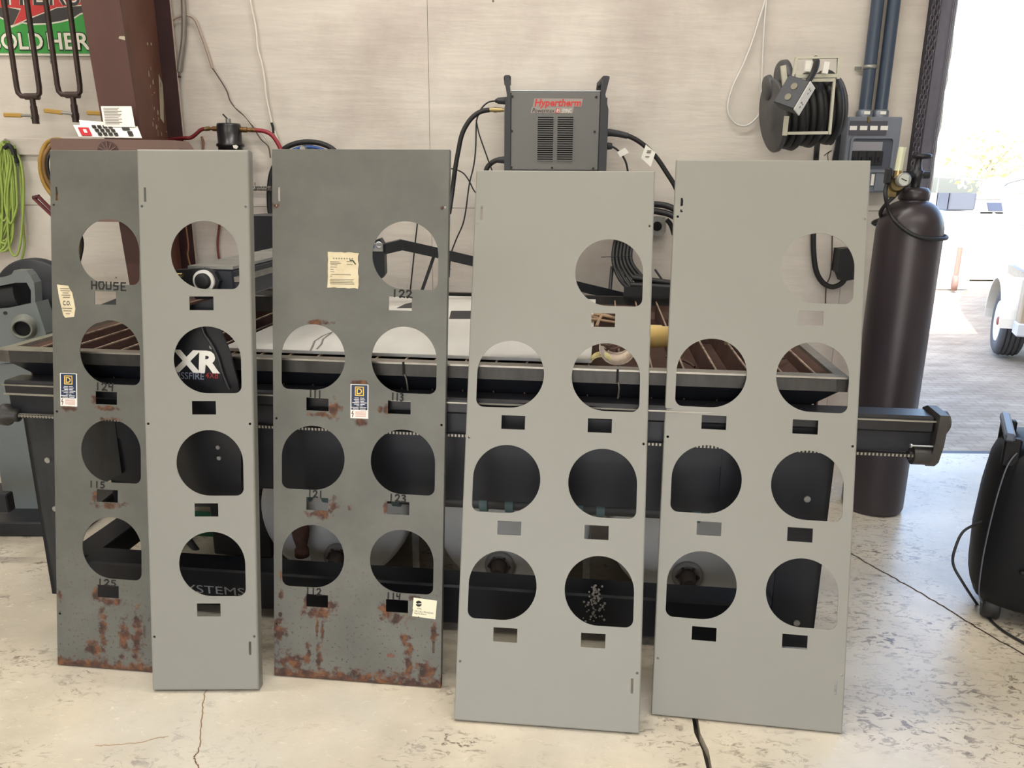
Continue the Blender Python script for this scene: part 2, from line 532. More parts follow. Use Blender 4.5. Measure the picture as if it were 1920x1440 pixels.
# door jamb: a folded steel channel with a ragged weather strip
jb = thing('door_1', None, None, (1.89, WY, 0), kind='structure')
M_JAMB = mat('haze lit jamb steel', (134, 134, 150), .5, .3, var=.3, vscale=7, stretch=(1, 1, .4))  # steel colour lightened and blued for the haze at the door
MB().box((1.862, WY - .02, 1.85), (.034, .05, 3.7)).build('jamb_back', mat('dark jamb channel', (50, 46, 58), .6), jb)
MB().box((1.915, WY - .005, 1.85), (.07, .03, 3.7), bev=.003).build('jamb_face', M_JAMB, jb)
MB().cyl((1.945, WY - .035, 0), (1.945, WY - .035, 3.7), .006, n=8).build('track_edge', M_JAMB, jb)
rnd = random.Random(4)
ws = MB()
prev = None
pl = []
for i in range(75):
    z = i * .05
    pl.append((1.957 + rnd.uniform(-.004, .007), z))
ws.prism([(1.944, 0)] + pl + [(1.944, 3.7)], (0, WY, 0), X3, Z3, Y3, -.03, .04)
ws.build('weather_strip', mat('pale ragged sealant', (205, 208, 204), .7), jb)
MB().box((3.95, WY + .02, -.012), (4.0, .05, .02)).build('threshold', mat('threshold steel', (80, 82, 90), .5, .5), jb)
# ground outside
def ground_mat():
    mm = mat('sunlit worn paving outside', (190, 176, 156), .85, var=.3, vscale=3.0, rgb2=(150, 136, 118), bump=.6, bscale=30, stretch=(1, 2.2, 1))
    n = mm.node_tree.nodes; l = mm.node_tree.links; b = n['Principled BSDF']
    old = b.inputs['Base Color'].links[0].from_socket
    tc = n.new('ShaderNodeTexCoord')
    br = n.new('ShaderNodeTexBrick'); br.inputs['Scale'].default_value = 4.5
    br.inputs['Color1'].default_value = (1, 1, 1, 1); br.inputs['Color2'].default_value = (.72, .72, .72, 1); br.inputs['Mortar'].default_value = (.45, .42, .4, 1)
    br.inputs['Mortar Size'].default_value = .03
    l.new(tc.outputs['Object'], br.inputs['Vector'])
    mx = n.new('ShaderNodeMix'); mx.data_type = 'RGBA'; mx.blend_type = 'MULTIPLY'; mx.inputs[0].default_value = .4
    l.new(old, mx.inputs[6]); l.new(br.outputs[0], mx.inputs[7]); l.new(mx.outputs[2], b.inputs['Base Color'])
    return mm
tag(MB().box((6, WY + .05 + 45, -.07), (140, 90, .1)).build('ground', ground_mat()), 'sunlit paved yard outside the open door', kind='structure')
tag(MB().box((0, YF - 20, -.07), (90, 40, .1)).build('forecourt', mat('pale concrete forecourt', (190, 184, 172), .9, var=.1, vscale=1)), 'pale concrete forecourt in front of the open bay', kind='structure')

# ------------------------------------------------------------------ the five meter panels
def rust_paint(name, base, spots, seed, edge=0.03):
    mm = bpy.data.materials.new(name); mm.use_nodes = True
    n = mm.node_tree.nodes; l = mm.node_tree.links; b = n['Principled BSDF']
    tc = n.new('ShaderNodeTexCoord'); P = tc.outputs['Object']
    def noise(sc, det=6, ro=.6, w=0.0):
        q = n.new('ShaderNodeTexNoise'); q.inputs['Scale'].default_value = sc; q.inputs['Detail'].default_value = det; q.inputs['Roughness'].default_value = ro
        mp = n.new('ShaderNodeMapping'); mp.inputs['Location'].default_value = (seed + w, seed * 2 + w, 0); l.new(P, mp.inputs[0]); l.new(mp.outputs[0], q.inputs['Vector'])
        return q.outputs['Fac']
    def mth(op, a, c):
        q = n.new('ShaderNodeMath'); q.operation = op
        for i, x in enumerate((a, c)):
            if isinstance(x, (int, float)): q.inputs[i].default_value = x
            else: l.new(x, q.inputs[i])
        return q.outputs[0]
    def mrange(x, a, c, d=0.0, e=1.0):
        q = n.new('ShaderNodeMapRange')
        q.inputs[1].default_value = a; q.inputs[2].default_value = c; q.inputs[3].default_value = d; q.inputs[4].default_value = e
        l.new(x, q.inputs[0]); return q.outputs[0]
    sp = n.new('ShaderNodeSeparateXYZ'); l.new(P, sp.inputs[0])
    d = mth('DIVIDE', sp.outputs[1], edge)
    for (cx, cy, rx, ry) in spots:
        a = n.new('ShaderNodeVectorMath'); a.operation = 'SUBTRACT'; l.new(P, a.inputs[0]); a.inputs[1].default_value = (cx, cy, 0)
        c = n.new('ShaderNodeVectorMath'); c.operation = 'MULTIPLY'; l.new(a.outputs[0], c.inputs[0]); c.inputs[1].default_value = (1 / rx, 1 / ry, 0)
        e = n.new('ShaderNodeVectorMath'); e.operation = 'LENGTH'; l.new(c.outputs[0], e.inputs[0])
        d = mth('MINIMUM', d, e.outputs['Value'])
    nz = noise(45)
    dd = mth('ADD', d, mth('MULTIPLY', mth('SUBTRACT', nz, .5), 3.4))
    m1 = mrange(dd, .95, .45, 0, .9)
    # freckles, more of them near the bottom
    fr = mrange(noise(120, 2, .5, 5.0), .635, .67)
    low = mrange(sp.outputs[1], .5, .05)
    m2 = mth('MULTIPLY', mth('MULTIPLY', fr, low), .75)
    mask = mth('MAXIMUM', m1, m2)
    # base paint with faint cloudy weathering
    mx = n.new('ShaderNodeMix'); mx.data_type = 'RGBA'
    mx.inputs[6].default_value = lin(base); mx.inputs[7].default_value = lin(tuple(v * .86 for v in base))
    l.new(mrange(noise(5, 5), .35, .65), mx.inputs[0])
    rc = n.new('ShaderNodeValToRGB')
    rc.color_ramp.elements[0].position = .36; rc.color_ramp.elements[0].color = lin((46, 28, 22))
    rc.color_ramp.elements[1].position = .66; rc.color_ramp.elements[1].color = lin((122, 78, 42))
    el = rc.color_ramp.elements.new(.5); el.color = lin((76, 44, 30))
    l.new(noise(30, 6, .6, 3.0), rc.inputs[0])
    mx2 = n.new('ShaderNodeMix'); mx2.data_type = 'RGBA'
    l.new(mask, mx2.inputs[0]); l.new(mx.outputs[2], mx2.inputs[6]); l.new(rc.outputs[0], mx2.inputs[7])
    l.new(mx2.outputs[2], b.inputs['Base Color'])
    l.new(mrange(mask, 0, 1, .45, .85), b.inputs['Roughness'])
    return mm

def teardrop(cx, cy, r, side, rc=.02, n=40):
    """round opening with one squared lower corner"""
    pts = []
    for i in range(n + 1):
        a = (270 / n * i) * PI / 180
        pts.append((r * math.cos(a), r * math.sin(a)))
    pts.append((r - rc, -r))
    for i in range(1, 6):
        a = -PI / 2 + (PI / 2) * i / 6
        pts.append((r - rc + rc * math.cos(a), -r + rc + rc * math.sin(a)))
    pts.append((r, -r + rc))
    pts = [(cx + side * x, cy + y) for x, y in pts]
    return pts
def rect(cx, cy, w, h):
    return [(cx - w / 2, cy - h / 2), (cx + w / 2, cy - h / 2), (cx + w / 2, cy + h / 2), (cx - w / 2, cy + h / 2)]
def circ(cx, cy, r, n=12):
    return [(cx + r * math.cos(2 * PI * i / n), cy + r * math.sin(2 * PI * i / n)) for i in range(n)]
def plate_with_holes(outline, holes, t):
    cu = bpy.data.curves.new('plate', 'CURVE'); cu.dimensions = '2D'; cu.fill_mode = 'BOTH'; cu.extrude = t / 2
    for poly in [outline] + holes:
        s = cu.splines.new('POLY'); s.points.add(len(poly) - 1)
        for i, p in enumerate(poly): s.points[i].co = (p[0], p[1], 0, 1)
        s.use_cyclic_u = True
    ob = bpy.data.objects.new('plate', cu); COL.objects.link(ob)
    dg = bpy.context.evaluated_depsgraph_get(); dg.update()
    me = bpy.data.meshes.new_from_object(ob.evaluated_get(dg))
    mb = MB().add([v.co - V((0, 0, t / 2)) for v in me.vertices], [tuple(p.vertices) for p in me.polygons])
    bpy.data.objects.remove(ob); bpy.data.curves.remove(cu); bpy.data.meshes.remove(me)
    return mb
PL = 1.447
ROWS = [1.175, .900, .625, .350]
RROW = [1.049, .773, .498, .224]
def meter_panel(label, b, yaw, tilt, Wd, double, m_, flange, bend, group):
    e = V((math.cos(yaw), math.sin(yaw), 0)); nb = V((-e.y, e.x, 0))
    u = V((0, 0, math.cos(tilt))) + nb * math.sin(tilt)
    nrm = e.cross(u)
    root = thing('meter_panel', label, 'panel', (0, 0, 0), group)
    M = rotM(e, u, nrm).to_4x4()
    M.translation = V(b) + V((0, 0, flange * nrm.z))
    root.matrix_world = M
    holes = []
    for i, v in enumerate(ROWS):
        if double:
            if i > 0: holes.append(teardrop(.113, v, .0885, -1))
            holes.append(teardrop(.3625, v, .0885, 1))
            if i > 0: holes.append(rect(.125, RROW[i], .062, .036))
            holes.append(rect(.351, RROW[i], .062, .036))
        else:
            holes.append(teardrop(.170, v, .0885, 1)); holes.append(rect(.158, RROW[i], .063, .036))
    for v in (1.30, .73, .15):
        holes.append(circ(.010, v, .0034)); holes.append(circ(Wd - .010, v, .0034))
    holes.append(rect(.019, 1.33, .0065, .037)); holes.append(rect(Wd - .022, .117, .0065, .037))
    r = bend
    face = plate_with_holes([(r, r), (Wd - r, r), (Wd - r, PL - r), (r, PL - r)], holes, .002)
    face.build('face', m_, root, True)
    fb = MB(); rings = []
    for k in range(5):
        a = PI / 2 * k / 4
        rings.append((r - r * math.sin(a), -r + r * math.cos(a)))
    rings.append((0, -flange))
    vs = []
    for ins, z in rings:
        vs += [(ins, ins, z), (Wd - ins, ins, z), (Wd - ins, PL - ins, z), (ins, PL - ins, z)]
    ins, z = .0018, -flange
    vs += [(ins, ins, z), (Wd - ins, ins, z), (Wd - ins, PL - ins, z), (ins, PL - ins, z)]
    ins, z = .0018, -.004
    vs += [(ins, ins, z), (Wd - ins, ins, z), (Wd - ins, PL - ins, z), (ins, PL - ins, z)]
    fs = []
    for k in range(len(vs) // 4 - 1):
        for i in range(4):
            fs.append((k * 4 + i, k * 4 + (i + 1) % 4, k * 4 + 4 + (i + 1) % 4, k * 4 + 4 + i))
    fb.add(vs, fs)
    fb.build('folded_edge', m_, root, True)
    return root
M_NEW = mat('fresh grey powder coat', (136, 135, 128), .5, 0, var=.02, vscale=4)
M_OLD1 = rust_paint('weathered grey paint narrow', (99, 99, 93), [
    (.125, .77, .016, .02), (.16, .745, .045, .008), (.122, .498, .014, .02), (.16, .472, .05, .012), (.122, .215, .016, .03), (.16, .195, .05, .014), (.175, .715, .04, .008),
    (.14, .12, .013, .09), (.205, .09, .018, .07), (.11, .05, .03, .03), (.245, .1, .02, .09), (.05, .74, .03, .010), (.01, .2, .008, .02)], 3.0, .028)
M_OLD3 = rust_paint('weathered grey paint wide', (101, 101, 95), [
    (.129, .190, .050, .022), (.165, .215, .02, .03), (.093, .215, .012, .03), (.350, .190, .046, .02), (.315, .215, .014, .03), (.131, .470, .045, .014), (.168, .49, .018, .03), (.318, .497, .012, .02),
    (.17, .76, .022, .035), (.133, .745, .04, .008), (.317, .765, .012, .018), (.123, .993, .045, .010), (.015, .130, .026, .04), (.02, .235, .008, .02), (.02, .18, .008, .01), (.385, .07, .014, .08), (.372, .13, .016, .025),
    (.43, .045, .035, .03), (.05, .045, .06, .03), (.242, .837, .03, .006), (.242, .73, .022, .014), (.14, .14, .006, .05), (.125, .15, .005, .04), (.455, .15, .01, .04), (.10, .07, .01, .04), (.13, .06, .01, .05),
    (.215, .49, .008, .014), (.012, 1.30, .012, .010), (.46, 1.298, .008, .006), (.3, .765, .008, .012), (.02, .285, .008, .02), (.40, .25, .02, .012)], 9.0, .036)
D = math.radians
p1 = meter_panel('rusty grey panel with one column of round openings, marked HOUSE, leaning behind a cleaner one', (-1.2978, 1.9195, 0), D(-6.4), D(10.9), .289, False, M_OLD1, .02, .0015, 'old rusty meter panels')
p2 = meter_panel('clean grey panel with one column of round openings, leaning in front of a rusty one', (-.9724, 1.8024, 0), D(1.1), D(11.1), .2886, False, M_NEW, .034, .006, 'new clean meter panels')
p3 = meter_panel('wide rusty grey panel with seven openings and a yellowed paper notice', (-.6641, 1.8777, 0), D(-6.1), D(9.7), .4765, True, M_OLD3, .02, .0015, 'old rusty meter panels')
p4 = meter_panel('clean wide grey panel with seven openings, standing below the plasma cutter', (-.1442, 1.694, 0), D(-5.6), D(18.3), .4745, True, M_NEW, .02, .004, 'new clean meter panels')
p5 = meter_panel('clean wide grey panel with seven openings, nearest the dark gas cylinder', (.3708, 1.7218, 0), D(-8.1), D(14.0), .4775, True, M_NEW, .02, .004, 'new clean meter panels')
# marker numbers
for root, marks in ((p1, [('HOUSE', .118, 1.073, .225, 1.094), ('124', .127, .795, .185, .815), ('115', .105, .521, .156, .538), ('125', .127, .242, .188, .259)]),
                    (p3, [('122', .329, 1.0665, .387, 1.085), ('111', .102, .792, .140, .811), ('113', .329, .792, .366, .811), ('121', .099, .517, .145, .5355), ('123', .326, .517, .378, .5355), ('112', .093, .243, .141, .2605), ('114', .322, .243, .364, .2605)])):
    for s, a, b_, c, d in marks:
        handwrite(MB(), s, a, b_, c, d).build('marker_lettering', M_INK, root, True)
# labels stuck on the old panels
M_NAVY = mat('navy label print', (22, 42, 78), .5)
M_GOLD = mat('gold label print', (226, 190, 90), .5)
M_TAN = mat('yellowed paper', (222, 212, 184), .8, var=.12, vscale=25, rgb2=(206, 190, 156))
M_PINK = mat('faded red print', (196, 140, 128), .8)
def maker_label(root, cx, cy, w, h):
    st = MB().box((cx, cy, .0006), (w, h, .0012)).build('maker_label', M_PAPER, root, True)
    MB().box((cx, cy + h * .115, .0013), (w * .90, h * .735, .0006)).build('navy_field', M_NAVY, st, True)
    q = h * .27; yy = cy + h * .30
    g = MB(); e = q * .10
    for (x, y, a, b) in ((0, q / 2 - e / 2, q, e), (0, -q / 2 + e / 2, q, e), (-q / 2 + e / 2, 0, e, q), (q / 2 - e / 2, 0, e, q)):
        g.box((cx + x, yy + y, .0018), (a, b, .0006))
    put_text(g, 'D', cx - q * .30, yy - q * .32, q * .64, q * .6, (0, 0, 0), X3, Y3, Z3, .0022, 0, .02)
    g.build('square_letter_emblem', M_GOLD, st, True)
    t = MB(); rnd = random.Random(5)
    for i, ww in enumerate((.52, .6, .5, .8, .58, .3, .84, .7)):
        y = cy + h * .10 - i * h * .046
        k = rnd.uniform(-.12, .12)
        t.box((cx - w * ww * .25 + k * w * .2 - .001, y, .0017), (w * ww * .48, h * .018, .0004))
        t.box((cx + w * ww * .25 + k * w * .2 + .001, y, .0017), (w * ww * .44, h * .018, .0004))
    t.build('small_print', M_WHITE, st, True)
    t = MB()
    for i in range(5): t.box((cx + w * .08, cy - h * .30 - i * h * .034, .0014), (w * .6, h * .014, .0004))
    t.build('warning_print', M_PINK, st, True)
    t = MB(); ribbon(t, [(cx - w * .36, cy - h * .28), (cx - w * .42, cy - h * .36), (cx - w * .34, cy - h * .36), (cx - w * .39, cy - h * .46)], .0022, (0, 0, 0), X3, Y3, Z3, .0016)
    t.build('lightning_mark', mat('dark red print', (96, 30, 30), .7), st, True)
maker_label(p1, .047, .792, .050, .092)
maker_label(p3, .242, .785, .049, .092)
rnd = random.Random(11)
def torn(cx, cy, w, h, k=.05, n=9):
    pts = []
    for i in range(n): pts.append((cx - w / 2 + w * i / n, cy - h / 2 + rnd.uniform(0, k) * h))
    for i in range(n): pts.append((cx + w / 2 - rnd.uniform(0, k) * w, cy - h / 2 + h * i / n))
    for i in range(n): pts.append((cx + w / 2 - w * i / n, cy + h / 2 - rnd.uniform(0, k) * h))
    for i in range(n): pts.append((cx - w / 2 + rnd.uniform(0, k) * w, cy + h / 2 - h * i / n))
    return pts
co_t = MB().prism([(.017, 1.083), (.050, 1.080), (.054, 1.070), (.061, 1.062), (.066, 1.04), (.070, 1.018), (.066, .995), (.040, .992), (.034, 1.0), (.022, 1.05)], (0, 0, 0), X3, Y3, Z3, 0, .0012).build('inspection_tag', M_TAN, p1, True)
t = MB()
for i, (y, w) in enumerate(((1.072, .026), (1.066, .028), (1.060, .018), (1.054, .026), (1.048, .02), (1.018, .03), (1.011, .024), (1.003, .012))):
    t.box((.040 + i * .0012, y, .0016), (w, .0022, .0004))
t.build('tag_print', M_GREYINK, co_t, True)
t = MB(); put_text(t, 'C.O.', .034, 1.026, .0125, .023, (0, 0, 0), X3, Y3, Z3, .0017, 0, .02); t.build('tag_letters', M_INK, co_t, True)
pn = MB().prism(torn(.195, 1.133, .086, .096, .035), (0, 0, 0), X3, Y3, Z3, 0, .0012).build('paper_notice', M_TAN, p3, True)
t = MB(); rnd2 = random.Random(2)
for i in range(8): t.box((.170 + i * .0072, 1.164, .0016), (.0032, .0034, .0004))
for i, (y, a, b) in enumerate(((1.155, .16, .185), (1.151, .16, .19), (1.147, .162, .18), (1.141, .16, .178), (1.135, .16, .17), (1.129, .16, .172), (1.122, .162, .217), (1.117, .16, .166), (1.109, .16, .225), (1.105, .16, .222), (1.101, .16, .226), (1.097, .16, .226), (1.156, .205, .22), (1.149, .205, .222))):
    t.box(((a + b) / 2, y, .0016), (b - a, .0014, .0004))
t.build('notice_print', M_GREYINK, pn, True)
t = MB(); ribbon(t, [(.214, 1.160), (.222, 1.159), (.229, 1.150)], .0035, (0, 0, 0), X3, Y3, Z3, .0017); t.build('notice_mark', mat('dark green print', (40, 62, 50), .8), pn, True)
ex, ey = V((math.cos(-.07), math.sin(-.07), 0)), V((-math.sin(-.07), math.cos(-.07), 0))
q = MB().prism([(-.0325, -.026), (-.016, -.0262), (-.014, -.0235), (-.012, -.0262), (.0325, -.0262), (.0325, .026), (-.0325, .026), (-.0325, -.005), (-.031, -.007)], (.428, .223, 0), ex, ey, Z3, 0, .0012).build('utility_sticker', mat('cream sticker', (232, 226, 200), .7), p3, True)
t = MB()
ring = [(.0085 * math.cos(a * PI / 10), .0085 * math.sin(a * PI / 10)) for a in range(21)]
for lo, hi in ((11, 20), (1, 9)):
    arc = ring[lo:hi + 1]
    t.prism(arc + [(.004 * (1 if lo > 5 else -1), -.001), ], V((.428, .223, 0)) + ex * -.017 + ey * .0115, ex, ey, Z3, .0013, .0016)
put_text(t, 'FPL', -.020, -.0045, .0042, .013, (.428, .223, 0), ex, ey, Z3, .0016, .2)
put_text(t, 'ON CALL PROGRAM', -.027, -.0125, .0045, .052, (.428, .223, 0), ex, ey, Z3, .0016)
put_text(t, 'PARTICIPANT', -.027, -.019, .0045, .034, (.428, .223, 0), ex, ey, Z3, .0016)
t.build('sticker_print', M_INK, q, True)
t = MB(); t.prism([(-.011, -.004), (.011, -.005), (.012, .004), (-.010, .005)], (.335, .082, 0), ex, ey, Z3, 0, .0008); t.build('tape_scrap', mat('brown tape', (110, 76, 64), .7), p3, True)

# ------------------------------------------------------------------ plasma cutting table
TZ = .872
TA = V((-1.478, 2.16, 0))                       # front left corner of the rim on plan
TE = V((.856 - -1.478, 1.891 - 2.16, 0)); TLEN = TE.length; TE.normalize()
TG = V((-TE.y, TE.x, 0)); TDEP = 1.32
MT = rotM(TE, TG, Z3)
def T(s, d, z): return TA + TE * s + TG * d + Z3 * z
def tbox(mb, s0, s1, d0, d1, z0, z1, bev=0):
    return mb.box(T((s0 + s1) / 2, (d0 + d1) / 2, (z0 + z1) / 2), (s1 - s0, d1 - d0, z1 - z0), MT, bev)
def sX(px, py, d):
    """distance along the table front for a pixel at depth d behind the front rim"""
    r_ = ray(px, py); n_ = TG
    t_ = ((TA + TG * d - CP).dot(n_)) / r_.dot(n_)
    P_ = CP + r_ * t_
    return (P_ - TA).dot(TE), P_.z
table = thing('plasma_table', 'long dark steel cutting table with a rusty slatted water bed behind the panels', 'table', T(TLEN / 2, TDEP / 2, 0))
M_RUST = mat('rusty slat steel', (92, 62, 52), .8, .1, var=.45, vscale=12, rgb2=(58, 38, 34))
M_RUSTL = mat('brown rusty pan', (104, 80, 68), .8, .1, var=.4, vscale=5, rgb2=(70, 48, 42))
# rim
mb = MB(); tbox(mb, 0, TLEN, 0, .022, TZ - .034, TZ); mb.build('rim_front', M_RAWSTEEL, table)
mb = MB(); tbox(mb, 0, TLEN, -.003, .034, TZ, TZ + .005); mb.build('rim_lip', M_BRIGHT, table)
mb = MB(); tbox(mb, 0, TLEN, TDEP - .03, TDEP, TZ - .034, TZ + .005); mb.build('rim_rear', M_RAWSTEEL, table)
mb = MB(); tbox(mb, 0, .03, 0, TDEP, TZ - .034, TZ + .005); mb.build('rim_side', M_BRIGHT, table)
mb = MB(); tbox(mb, TLEN - .03, TLEN, 0, TDEP, TZ - .034, TZ + .005); mb.build('rim_side', M_BRIGHT, table)
# hopper shaped pan (sheet metal, open at the top)
mb = MB()
def ring4(i, z): return [T(i, i * .6, z), T(TLEN - i, i * .6, z), T(TLEN - i, TDEP - i * .6, z), T(i, TDEP - i * .6, z)]
vs = ring4(.01, TZ - .03) + ring4(.09, .775) + ring4(.10, .46)
fs = [(k + i, k + (i + 1) % 4, k + 4 + (i + 1) % 4, k + 4 + i) for k in (0, 4) for i in range(4)] + [(8, 9, 10, 11)]
mb.add(vs, fs); mb.build('pan', M_DKSTEEL, table)
mb = MB()
vs = ring4(.03, TZ - .005) + ring4(.095, .79) + ring4(.105, .70)
mb.add(vs, fs); mb.build('pan_lining', M_RUSTL, table)
mb = MB(); tbox(mb, .03, TLEN - .03, .052, .058, .60, .78); mb.build('apron_seam_plate', M_DKSTEEL, table)
# slats: alike pieces, one mesh shared
ns = 27; sp = (TLEN - .12) / (ns - 1)
mb = MB(); tbox(mb, .06 - .002, .06 + .002, .04, TDEP - .04, .785, TZ - .012); slat0 = mb.build('slat', M_RUST, table)
for i in range(1, ns): share(slat0, table, TE * (sp * i))
M_SLATE = mat('scorched slat edge', (188, 162, 140), .6, .3, var=.5, vscale=40)
mb = MB(); tbox(mb, .06 - .0026, .06 + .0026, .04, TDEP - .04, TZ - .0125, TZ - .0085); ed0 = mb.build('slat_edge', M_SLATE, slat0)
for o in [c for c in table.children if c.name.startswith('slat') and c is not slat0]: share(ed0, o, (0, 0, 0))
# dark openings in the rear wall of the pan
for s in (sX(1307, 664, TDEP)[0], sX(1356, 664, TDEP)[0], 1.2, .6):
    mb = MB(); tbox(mb, s - .07, s + .07, TDEP - .075, TDEP - .06, .775, .845); mb.build('drain_slot', M_HOLE, table)
# front beam with belt
mb = MB(); tbox(mb, .02, 2.56, -.03, .045, .745, .79, .006); mb.build('rail_tube', mat('black front rail', (38, 38, 42), .32, .2, var=.3, vscale=8), table)
mb = MB(); tbox(mb, .02, 2.56, -.012, .04, .69, .745); mb.build('rail_web', M_DKSTEEL, table)
mb = MB(); tbox(mb, .02, 2.56, -.034, -.03, .776, .780); mb.build('rail_highlight', M_BRIGHT, table)  # bright strip stands in for the highlight along the rail
mb = MB(); tbox(mb, .03, 2.53, -.026, -.014, .679, .688); belt = mb.build('drive_belt', M_RUBBER, table)
mb = MB(); tbox(mb, .03, .0345, -.0272, -.025, .680, .687); tt = mb.build('belt_tooth', M_BRIGHT, belt)
for i in range(1, 260): share(tt, belt, TE * (.0096 * i))
poly = [(-.05, .800), (.03, .803), (.058, .79), (.062, .74), (.045, .69), (.03, .655), (-.01, .652), (-.03, .67), (-.045, .72)]
mb = MB(); mb.prism([(p[0], p[1]) for p in poly], T(2.56, 0, 0), TG, Z3, TE, 0, .022); mb.build('rail_end_plate', M_RAWSTEEL, table)
mb = MB(); mb.cyl(T(2.582, .01, .765), T(2.60, .01, .765), .03, n=20).cyl(T(2.60, .01, .765), T(2.606, .01, .765), .022, n=20); mb.build('end_boss', M_RAWSTEEL, table)
mb = MB(); mb.cyl(T(2.52, -.012, .683), T(2.56, -.012, .683), .026, n=20).cyl(T(2.512, -.012, .683), T(2.52, -.012, .683), .014, n=16); mb.build('belt_pulley', M_RAWSTEEL, table)
mb = MB(); mb.cyl(T(2.505, -.035, .714), T(2.59, -.035, .714), .0025, n=8).cyl(T(2.505, -.035, .714), T(2.509, -.035, .714), .006, n=8); mb.build('tension_bolt', M_ALU, table)
mb = MB(); mb.lathe([(.012, 0), (.032, .005), (.032, .02), (.02, .03), (.02, .05), (.012, .055)], T(-.005, -.02, .684), TE, 20); mb.build('belt_pulley', M_RAWSTEEL, table)
mb = MB(); mb.cyl(T(.05, -.02, .684), T(.30, -.02, .684), .0065, n=10); mb.build('pulley_shaft', M_BRIGHT, table)
mb = MB(); tbox(mb, .02, .18, -.032, -.03, .748, .754); mb.build('scuffed_edge', M_BRIGHT, table)
# legs: folded plates, wide at the top
def leg(s_out, dirn, front):
    d0 = .05 if front else TDEP - .09
    wl_ = sX(152, 1040, .05)[0]; wu_, zu_ = sX(228, 888, .05)
    pl = [(0, .06), (wl_, .06), (wl_, zu_ - .10), (wu_, zu_), (wu_, .70), (0, .70)]
    mb = MB(); mb.prism([(p[0] * dirn, p[1]) for p in pl], T(s_out, d0, 0), TE, Z3, TG, 0, .012)
    mb.prism([(0, .06), (.035, .06), (.035, .70), (0, .70)], T(s_out, d0, 0), TG, Z3, TE, 0, .012 * dirn)
    lo = mb.build('leg', mat('leg steel', (58, 60, 64), .4, .4, var=.45, vscale=16, stretch=(1, 1, .25)) if dirn > 0 else M_DKSTEEL, table)
    for (a, z) in ((.06, .52), (.06, .36), (.05, .14)):
        MB().cyl(T(s_out + a * dirn, d0 - .005, z), T(s_out + a * dirn, d0 + .002, z), .009, n=10).build('bolt', M_GALV, lo)
    f = MB(); f.cyl(T(s_out + .08 * dirn, d0 + .025, .012), T(s_out + .08 * dirn, d0 + .025, .07), .009, n=10)
    f.cyl(T(s_out + .08 * dirn, d0 + .025, .03), T(s_out + .08 * dirn, d0 + .025, .042), .016, n=6)
    f.cyl(T(s_out + .08 * dirn, d0 + .025, 0), T(s_out + .08 * dirn, d0 + .025, .012), .03, n=16); f.build('levelling_foot', M_GALV, lo)
SR = TLEN - sX(1566, 855, .05)[0]
leg(.0, 1, True); leg(.0, 1, False); leg(sX(1566, 855, .05)[0], -1, True); leg(sX(1566, 855, .05)[0], -1, False)
sr = sX(1566, 855, .05)[0]
mb = MB(); tbox(mb, .10, sr - .10, .065, .165, .045, .175, .006); rail = mb.build('bottom_rail', M_DKSTEEL, table)
mb = MB(); tbox(mb, .02, .12, .1, TDEP - .08, .10, .175, .004); mb.build('side_rail', M_DKSTEEL, table)
mb = MB(); tbox(mb, sr - .12, sr - .02, .1, TDEP - .08, .10, .175, .004); mb.build('side_rail', M_DKSTEEL, table)
a, z0 = sX(337, 1109, .065); b_, z1 = sX(459, 1094, .065)
mb = MB(); put_text(mb, 'SYSTEMS', sX(334, 1100, .065)[0], sX(400, 1113, .065)[1], .027, sX(458, 1100, .065)[0] - sX(334, 1100, .065)[0], T(0, .065, 0), TE, Z3, -TG, .0012, 0, .0)
mb.build('rail_lettering', mat('grey lettering', (150, 152, 158), .5), rail)
for px in (780, 1100):
    s, _ = sX(px, 1050, .40)
    mb = MB(); tbox(mb, s - .012, s + .012, .40, .412, .0, .46); mb.build('middle_strut', M_GALV, table)
# pipes hanging under the pan
mb = MB(); mb.cyl(T(1.05, .13, .425), T(2.05, .13, .425), .022, n=14); pipe = mb.build('drain_pipe', mat('grey drain pipe', (70, 72, 74), .5), table)
for px in (541, 577, 615, 745, 783, 908, 956, 1087, 1127, 1255, 1307):
    s, _ = sX(px, 928, .13)
    mb = MB(); mb.cyl(T(s - .012, .13, .425), T(s + .012, .13, .425), .029, n=16); mb.build('pipe_clamp', mat('teal plastic clamp', (96, 122, 128), .5), pipe)

# gantry across the bed
gs = sX(378, 528, -.005)[0]
ga = thing('gantry', 'black cutting gantry with belt pulley and lettered side plate on the table', 'gantry', T(gs, 0, .7))
GZ = sX(378, 528, -.005)[1]
mb = MB(); tbox(mb, gs - .05, gs + .075, .03, TDEP + .05, GZ - .055, GZ + .03, .006); mb.build('beam', mat('satin black beam', (52, 55, 62), .35, .3), ga)
mb = MB(); tbox(mb, gs + .0755, gs + .09, .03, TDEP, GZ - .004, GZ + .010); mb.build('toothed_belt', M_BRIGHT, ga)
mb = MB(); tbox(mb, gs - .055, gs + .075, .03, TDEP + .05, GZ + .03, GZ + .038); mb.build('top_cover', M_GALV, ga)
pl = [(-.085, .012), (-.08, .028), (.0, .034), (.03, .025), (.042, 0), (.03, -.03), (0, -.042), (-.03, -.035)]
mb = MB(); mb.prism(pl, T(gs, .012, GZ), TE, Z3, TG, 0, .018); mb.build('end_plate', M_BLACK, ga)
mb = MB(); mb.lathe([(.030, 0), (.030, .008)], T(gs, .012, GZ), -TG, 28); pu = mb.build('pulley_ring', M_WHITE, ga)
mb = MB(); mb.lathe([(.022, 0), (.022, .012), (.012, .014), (.004, .014)], T(gs, .010, GZ), -TG, 24); mb.build('pulley_hub', M_RUBBER, pu)
mb = MB(); mb.cyl(T(gs - .085, 0, GZ + .014), T(gs - .055, .0, GZ + .016), .006, n=8); mb.build('end_fitting', M_BRASS, ga)
